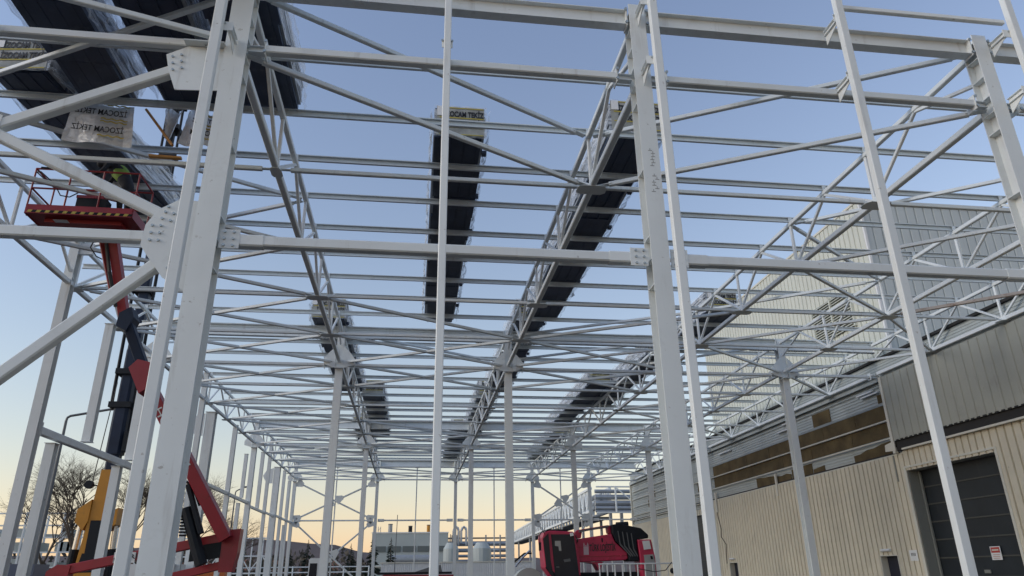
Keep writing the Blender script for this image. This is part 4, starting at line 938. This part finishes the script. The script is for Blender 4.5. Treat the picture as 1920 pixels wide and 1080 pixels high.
MB().rod((6.35, 41, 1.2), (6.35, 42, 1.2), .82, 28).build('drum', M['offwhite'], dr_)
MB().box(6.1, 6.8, 41.1, 41.9, 0, .4).build('stand', M['black'], dr_)
MB().path([(5.6, 40.9, 2.1), (6.0, 40.9, 2.55), (6.4, 40.9, 2.9)], .06).build('pipe', M['chrome'], dr_)
MB().path([(5.5, 40.9, 2.3), (6.1, 40.9, 2.75), (6.5, 40.9, 2.75)], .05).build('pipe', M['black'], dr_)
# white railing in front of the crane
rl = thing('railing', (9, 32, 0), 'white tube railing in front of the raspberry crane', 'railing')
MB().rod((7.95, 32, 2.05), (11.35, 32, 2.05), .03, 8).build('top_rail', M['white'], rl)
MB().rod((7.95, 32, .9), (11.35, 32, .9), .025, 8).build('bottom_rail', M['white'], rl)
for k in range(11):
    x = 8.0 + k * .335
    MB().bar((x, 32, 0 if k % 5 == 0 else .9), (x, 32, 2.04), .05 if k < 7 else .03).build('baluster', M['white'], rl)
MB().rod((11.2, 31.95, 1.75), (11.2, 31.75, 1.75), .12, 12).build('knob', M['black'], rl)
MB().path([(9.7, 31.95, 1.85), (10.4, 31.95, 1.72), (10.9, 31.95, 1.78), (11.2, 31.95, 2.1)], .018).build('cable', M['hose'], rl)

# ------------------------------------------------------------------ vehicles in the yard
def vehicle(x, y, L, W, H, col, label, kind='car', yaw=0):
    t = thing('parked_' + kind, (x, y, 0), label, kind, 'parked vehicles')
    prof = {'car': [(0, .35), (0, .85), (.14, .95), (.30, 1.42), (.66, 1.45), (.84, 1.0), (1, .92), (1, .35)], 'van': [(0, .35), (0, 1.1), (.08, 1.2), (.2, 1.95), (.26, 2.02), (1, 2.0), (1, .35)],
            'truck': [(0, .5), (0, 2.5), (.03, 2.6), (.24, 2.6), (.25, 1.0), (1, 1.0), (1, .5)]}[kind]
    top = max(p[1] for p in prof)
    P = [(x - L / 2 + L * a, y - W / 2, b * H / top) for a, b in prof]
    MB().prism(P, (0, W, 0)).build('body', col, t)
    wz = {'car': [(.19, .97), (.31, 1.36), (.64, 1.38), (.78, 1.0)], 'van': [(.11, 1.2), (.20, 1.82), (.38, 1.85), (.38, 1.2)], 'truck': [(.02, 1.5), (.03, 2.3), (.18, 2.3), (.18, 1.5)]}[kind]
    MB().prism([(x - L / 2 + L * a, y - W / 2 - .012, b * H / top) for a, b in wz], (0, .008, 0)).build('side_window', M['glass'], t)
    for a in (.18, .8):
        for s in (-1, 1):
            q = MB().rod((x - L / 2 + L * a, y + s * (W / 2 - .1) - .11, .34), (x - L / 2 + L * a, y + s * (W / 2 - .1) + .11, .34), .34, 16).build('wheel', M['rubber'], t)
    return t
vn = vehicle(-.1, 25, 2.9, 1.7, 1.72, M['darkred'], 'low red van with a black roof edge at the bottom centre', 'van')
MB().box(-1.0, 1.3, 24.2, 25.8, 1.723, 1.79).build('roof_rack', M['black'], vn)
MB().prism([(.15, 24.3, 1.792), (1.0, 24.3, 1.792), (.95, 24.3, 1.99), (.7, 24.3, 1.96)], (0, .5, 0)).build('roof_hood', M['lamp_dark'], vn)
vehicle(-5.6, 58, 3.4, 2.2, 3.0, M['white'], 'white truck at the bottom left of the far white building', 'truck')
vehicle(-12.6, 37, 4.2, 1.8, 2.35, M['white'], 'white van glimpsed between the red lift arms and the left column', 'van')
vehicle(-16.5, 62, 5.0, 1.9, 2.3, mat('orange_paint', (.5, .12, .02), .4), 'orange van far off between the left wall posts', 'van')
vehicle(-21.8, 46.2, 2.6, 1.8, 2.6, mat('blue_paint', (.06, .08, .13), .4), 'dark blue van at the bottom left corner behind the lamp post', 'van')

# ------------------------------------------------------------------ background plant
fb_ = thing('white_factory', (0, 130, 0), 'long white factory building with a dark window strip in the far centre', 'building')
MB().box(-6.6, 6.2, 130, 160, 0, 8.55).build('wall', M['offwhite'], fb_)
MB().box(-6.7, 6.3, 129.9, 130, 8.56, 8.75).build('parapet', M['white'], fb_)
for k in range(5):
    x0 = -6.4 + k * 2.5
    MB().box(x0, x0 + 2.2, 129.88, 129.93, 5.6, 6.5).build('window', M['bandglass'], fb_)
MB().box(-6.6, 6.2, 129.6, 129.98, 3.2, 3.4).build('canopy', M['trim'], fb_)
ln_ = thing('ribbed_wall', (4, 80, 0), 'low white ribbed boundary wall in front of the factory', 'wall')
q = MB(); n = 80
pts = []
for i in range(n):
    x = -3.0 + i * .2; pts += [(x, 80), (x + .1, 80), (x + .12, 80.04), (x + .18, 80.04)]
m_ = len(pts); q.add([(a, b, 0) for a, b in pts] + [(a, b, 2.95) for a, b in pts], [(i, i + 1, m_ + i + 1, m_ + i) for i in range(m_ - 1)]); q.build('ribbed_sheet', M['white'], ln_)
MB().box(-3.1, 13.0, 79.95, 80.1, 2.96, 3.08).build('coping', M['trim'], ln_)
tr = thing('storage_tank', (-.4, 110, 0), 'long horizontal silver tank before the white factory', 'tank')
MB().rod((-3.0, 110, 3.9), (4.0, 110, 3.9), .65, 20).build('shell', M['greygal'], tr)
for x in (-2.8, .2, 3.2): MB().box(x, x + .3, 109.5, 110.5, 0, 3.3).build('support', M['greygal'], tr)
for (xa, xb, s) in ((4.2, 6.2, 'left'), (8.0, 10.5, 'right')):
    t = thing('storage_silo', ((xa + xb) / 2, 100, 0), f'pale storage silo narrowing at its top, {s} one behind the ribbed wall', 'silo', 'pale silos')
    r_ = (xb - xa) / 2; xc = (xa + xb) / 2
    MB().rod((xc, 100, 0), (xc, 100, 5.0), r_, 16).build('shell', M['offwhite'], t)
    MB().rod((xc, 100, 5.0), (xc, 100, 5.75), r_, 16, r2=r_ * .55).build('cone_top', M['offwhite'], t)
    MB().box(xc - .3, xc + .3, 99.8 - r_, 99.98 - r_, 3.2, 3.4).build('bracket', M['black'], t)
for (x, y, r_, h, m, lab) in ((-4.6, 165, .45, 12.2, 'greygal', 'grey chimney stack above the left end of the white factory'), (-.3, 165, .42, 11.8, 'black', 'black chimney stack above the middle of the white factory'), (3.6, 165, .36, 12.0, 'yellow', 'yellowish chimney stack near the right end of the white factory')):
    t = thing('chimney', (x, y, 0), lab, 'chimney', 'factory chimneys')
    MB().rod((x, y, 0), (x, y, h), r_, 14).build('stack', M[m], t)
    MB().rod((x, y, h + .002), (x, y, h + .15), r_ * 1.12, 14).build('rim', M['lamp_dark'], t)
    MB().bar((x - r_ - .2, y, h - 2.2), (x + r_ + .2, y, h - 2.2), .1, .6).build('platform', M['lamp_dark'], t)
t = thing('lattice_mast', (-6.9, 165, 0), 'thin lattice mast left of the grey chimney stack', 'mast')
MB().rod((-7.15, 165, 0), (-7.15, 165, 11.8), .07, 5).build('leg', M['greygal'], t); MB().rod((-6.65, 165, 0), (-6.65, 165, 11.8), .07, 5).build('leg', M['greygal'], t)
q = MB()
for k in range(20): q.rod((-7.15, 165, k * .58), (-6.65, 165, k * .58 + (.58 if k % 2 else 0)), .04, 4)
q.build('lacing', M['greygal'], t)
MB().rod((-7.7, 120, 0), (-7.7, 120, 9.2), .3, 10).build('dark_pole', M['lamp_dark'], label='dark thick pole left of the white factory', cat='pole')
MB().rod((-1.6, 78, 0), (-1.5, 78, 7.6), .035, 6).build('thin_pole', M['lamp_dark'], label='thin dark pole in front of the white factory', cat='pole')
# pipe bridge running away and pipes crossing to the warehouse
pb = thing('pipe_bridge', (21, 85, 0), 'white lattice pipe bridge running far back right of centre', 'pipe bridge')
ya, yb_, = 85, 158
def zb_(y): return 8.5 + (7.9 - 8.5) * (y - ya) / (yb_ - ya)
def zt_(y): return 11.05 + (9.7 - 11.05) * (y - ya) / (yb_ - ya)
for xx in (20.7, 23.0):
    MB().bar((xx, ya, zb_(ya)), (xx, yb_, zb_(yb_)), .34).build('bottom_chord', M['steel'], pb)
    MB().bar((xx, ya, zt_(ya)), (xx, yb_, zt_(yb_)), .3).build('top_chord', M['steel'], pb)
    q = MB(); N = 34
    for k in range(N):
        y0 = ya + (yb_ - ya) * k / N; y1 = ya + (yb_ - ya) * (k + 1) / N; ym = (y0 + y1) / 2
        q.bar((xx, y0, zb_(y0)), (xx, ym, zt_(ym)), .19); q.bar((xx, ym, zt_(ym)), (xx, y1, zb_(y1)), .19); q.bar((xx, y0, zb_(y0)), (xx, y0, zt_(y0)), .13)
    q.build('lacing', M['steel'], pb)
for k, z in enumerate((8.9, 9.5, 10.1)): MB().rod((21.3 + .6 * (k % 2), ya, z), (21.3 + .6 * (k % 2), yb_, z - .7), .28, 10).build('pipe', M['pipe'], pb)
MB().box(20.6, 23.1, ya, yb_, 7.7, 7.85).build('deck', M['lamp_dark'], pb)
for y in (90, 104, 118, 132, 146):
    for xx in (20.7, 23.0): MB().bar((xx, y, 0), (xx, y, 7.9), .3).build('leg', M['greygal'], pb)
pr_ = thing('pipe_rack', (24, 84, 0), 'bundle of grey insulated pipes crossing to the warehouse corner', 'pipe rack')
for z, r_ in ((8.75, .26), (9.3, .30), (9.95, .30), (10.6, .22), (8.4, .14)): MB().rod((20.9, 84, z), (40, 84, z), r_, 12).build('pipe', M['pipe'], pr_)
for z in (8.2, 11.05): MB().bar((20.9, 83.3, z), (40, 83.3, z), .16).build('beam', M['steel'], pr_)
for x in (23.2, 26.5, 30): MB().bar((x, 83.3, 8.2), (x, 83.3, 11.05), .18).build('post', M['steel'], pr_)
for x in (22.6, 23.9, 29): MB().bar((x, 83.9, 0), (x, 83.9, 8.2), .34).build('leg', M['greygal'], pr_)
MB().bar((23.3, 83.2, 10.9), (26.4, 83.2, 8.4), .12).build('diagonal', M['steel'], pr_)
fr = thing('far_pipe_rack', (13, 158, 0), 'far pipe rack with bent exhaust pipes between the silos and the bridge', 'pipe rack')
for z, r_ in ((6.6, .4), (7.9, .5), (9.0, .16), (5.5, .3), (4.6, .25)): MB().rod((6.2, 158, z), (21, 158, z), r_, 10).build('pipe', M['pipe'] if z != 9.0 else M['lamp_dark'], fr)
for x in (6.6, 9.4, 12.4, 15.4, 18.4): MB().bar((x, 157.4, 0), (x, 157.4, 9.6), .3).build('leg', M['greygal'], fr)
for x in (8.6, 10.2): MB().path([(x, 156.8, 8), (x, 156.8, 10.4), (x + .35, 156.8, 11.1), (x + .8, 156.8, 11.1), (x + 1.05, 156.8, 10.5), (x + 1.05, 156.8, 7.5)], .25, 8).build('exhaust_pipe', M['pipe'], fr)
q = MB(); r6 = random.Random(5)
for k in range(16): x = 4.6 + k * .28; q.rod((x, 156, 4), (x, 156, 7.6 + k * .17 + r6.uniform(-.7, .9)), .09, 5)
q.build('vent_pipes', M['lamp_dark'], fr)
# lamp posts
def lamp(x, y, h, dx, dz, label, r_=.11):
    t = thing('street_lamp', (x, y, 0), label, 'street lamp', 'street lamps')
    MB().rod((x, y, 0), (x, y, h - .35), r_, 10, r2=r_ * .6).build('pole', M['lamp_dark'], t)
    MB().path([(x, y, h - .36), (x + .03, y, h - .15), (x + .2, y, h - .03), (x + dx, y, h + dz)], r_ * .58, 8).build('arm', M['lamp_dark'], t)
    MB().bar((x + dx, y, h + dz), (x + dx + .75, y, h + dz + .14), .32, .14, bev=.3).build('lamp_head', M['lamp_dark'], t)
lamp(-22.63, 50, 11.75, 2.6, .45, 'tall dark street lamp with a long bent arm reaching toward the crane', .14)
lamp(-17.15, 75, 9.75, .8, .25, 'slim street lamp seen between the left wall posts', .1)
# steel frames and racks at the far left
rk = thing('steel_rack', (-38, 72, 0), 'pale steel storage rack at the left edge behind the bare trees', 'rack')
for k in range(12):
    x = -44 + k * 1.55
    for y in (70, 74): MB().bar((x, y, 0), (x, y, 7.3), .16).build('post', M['steel'], rk)
for z in (1.6, 2.8, 4.0, 5.2, 6.2, 7.2):
    MB().bar((-44.2, 70, z), (-26.8, 70, z), .12).build('beam', M['steel'], rk)
q = MB(); r7 = random.Random(9)
for k in range(60):
    x = r7.uniform(-44, -27); z = r7.choice((1.7, 2.9, 4.1, 5.3)); q.box(x, x + r7.uniform(.2, .9), 70.6, 72.5, z, z + r7.uniform(.2, .8))
q.build('stored_goods', M['offwhite'], rk, kind='stuff')
rk = thing('steel_rack', (-20, 85, 0), 'pale steel lattice frames seen low between the red lift arms', 'rack')
q = MB()
for k in range(14):
    x = -30 + k * 1.1; q.bar((x, 84, 0), (x, 84, 5.8), .12); q.bar((x, 84, 2.4 + 1.6 * (k % 2)), (x + 1.1, 84, 4.0 - 1.6 * (k % 2)), .1)
for z in (2.2, 3.9, 5.7): q.bar((-30.2, 84, z), (-15, 84, z), .14)
q.build('frame', M['steel'], rk)
# trees ----------------------------------------------------------------------------------
def bare_tree(x, y, h, label, seed, spread=.34):
    r8 = random.Random(seed); t = thing('bare_tree', (x, y, 0), label, 'tree', 'bare winter trees')
    tr_, cw = MB(), MB()
    def grow(p, d, L, r_, lv):
        q = p + d * L; (tr_ if lv < 2 else cw).rod(p, q, r_, 6 if lv < 2 else 3, r2=r_ * .68)
        if lv >= 6:
            for _ in range(3):
                nd = d + np.array([r8.gauss(0, .6), r8.gauss(0, .6), r8.gauss(.1, .3)]); nd /= np.linalg.norm(nd); cw.rod(q, q + nd * L * .8, r_ * .5, 3, r2=r_ * .25)
            return
        for k in range(3):
            nd = d + np.array([r8.gauss(0, spread + .06 * lv), r8.gauss(0, spread + .06 * lv), r8.gauss(.06, .2)]); nd /= np.linalg.norm(nd)
            st_ = p + d * L * r8.uniform(.6, 1.0) if lv else q
            grow(st_, nd, L * r8.uniform(.62, .86), r_ * .62, lv + 1)
    grow(np.array((x, y, 0.)), np.array((r8.uniform(-.08, .08), 0, 1.)), h * .24, .021 * h * .55, 0)
    tr_.build('trunk', M['bark'], t); cw.build('crown', M['bark'], t)
bare_tree(-22.8, 56, 13.5, 'bare winter tree behind the tall street lamp, broad one', 3)
bare_tree(-20.2, 57, 13.8, 'bare winter tree directly behind the yellow crane base', 8)
bare_tree(-26.5, 60, 11.5, 'bare winter tree furthest left, partly behind the side wall post', 21)
bare_tree(-16.6, 62, 12.5, 'bare winter tree seen in the gap beside the big left column', 13)
bare_tree(-15.6, 70, 9.5, 'small bare tree seen behind the red lift boom', 17)
def fir(x, y, h, label, seed):
    r9 = random.Random(seed); t = thing('fir_tree', (x, y, 0), label, 'tree', 'fir trees')
    MB().rod((x, y, 0), (x, y, h), .02 * h, 6, r2=.02).build('trunk', M['bark'], t)
    c = MB(); n = int(h * 22)
    for k in range(n):
        f = (k / n) ** .9; z = h * (.08 + .90 * f); R_ = (1 - f) ** .9 * h * .25 * r9.uniform(.55, 1.15) + .06; a = r9.uniform(0, 6.28)
        tip = np.array((x + R_ * math.cos(a), y + R_ * math.sin(a), z - R_ * .18)); base = np.array((x, y, z + .06 * h * .3))
        sd_ = np.array((-math.sin(a), math.cos(a), 0)) * R_ * .16
        m1 = base * .45 + tip * .55
        c.add([base, m1 + sd_, tip, m1 - sd_], [(0, 1, 2, 3)]); c.add([base, m1 + (0, 0, .10 * R_), tip, m1 - (0, 0, .16 * R_)], [(0, 1, 2, 3)])
        for s in (-1, 1):
            e = m1 + sd_ * s * 2.2 + (tip - base) * .18 - (0, 0, .08); c.add([m1 - (tip - base) * .2, m1, e], [(0, 1, 2)])
    c.build('crown', M['fir'], t)
fir(-4.75, 98, 6.9, 'dark fir tree left of the pair before the white factory', 1)
fir(-2.55, 98, 6.4, 'dark fir tree right of the pair before the white factory', 2)
fir(-22.0, 98, 8.6, 'dark fir tree seen between the left wall posts', 3)
fir(-15.0, 98, 5.6, 'dark fir tree low between the left side columns', 4)
fir(-18.6, 99, 5.0, 'dark low fir tree behind the third column row of the left side', 7)
fir(-12.8, 98, 6.2, 'dark fir tree just left of the end wall brace gussets', 8)
fir(-9.2, 120, 6.6, 'dark fir tree beside the dark thick pole', 9)
fir(-11.0, 150, 6.5, 'distant fir tree left of the white factory', 6)
# scrub, houses on the hill
sb_ = MB(); ra = random.Random(11)
for k in range(2600):
    x = ra.uniform(-60, -6); y = ra.uniform(165, 190); z = ra.uniform(0, 1) ** 1.5 * (6.2 + 1.5 * math.sin(x * .7)); s_ = ra.uniform(.2, .7)
    a = ra.uniform(0, 3.1); v_ = np.array((math.cos(a), math.sin(a), ra.uniform(-.6, .6))) * s_; u_ = np.array((ra.uniform(-.3, .3), ra.uniform(-.3, .3), 1)) * s_
    p = np.array((x, y, z)); sb_.add([p - v_, p - u_ * .6, p + v_, p + u_], [(0, 1, 2, 3)])
for k in range(2200):
    x = ra.uniform(-62, -21); y = ra.uniform(88, 97); z = ra.uniform(0, 1) ** 1.4 * (4.6 + .8 * math.sin(x * .5)); s_ = ra.uniform(.12, .42)
    a = ra.uniform(0, 3.1); v_ = np.array((math.cos(a), math.sin(a), ra.uniform(-.6, .6))) * s_; u_ = np.array((ra.uniform(-.3, .3), ra.uniform(-.3, .3), 1)) * s_
    p = np.array((x, y, z)); sb_.add([p - v_, p - u_ * .6, p + v_, p + u_], [(0, 1, 2, 3)])
sb_.build('scrub', M['hedge'], kind='stuff', label='dark band of scrub below the hill at left', cat='scrub')
for k in range(22):
    x = -330 + k * 12.5 + ra.uniform(-4, 4); y = 820 + ra.uniform(-60, 60); zz = 6 + 10 * ra.random(); wd = ra.uniform(5, 9); h = ra.uniform(6, 10)
    q = MB().box(x, x + wd, y, y + 8, -1, zz + h * .7); q.prism([(x - .4, y, zz + h * .7 + .01), (x + wd + .4, y, zz + h * .7 + .01), (x + wd / 2, y, zz + h)], (0, 8, 0))
    q.build('hill_house', M['house'], label=f'tiny reddish house on the far hillside, {ordn(k)} from the left', cat='house', group='houses on the hillside')
gr_ = thing('crash_barrier', (-12, 95, 0), 'low white tube barrier crossing the yard at far left of centre', 'barrier')
for z in (1.5, 2.3, 2.9): MB().rod((-26, 95, z), (-5, 95, z), .07, 6).build('rail', M['steel'], gr_)
for k in range(8): MB().rod((-26 + k * 3, 95, 0), (-26 + k * 3, 95, 3.0), .08, 6).build('post', M['steel'], gr_)
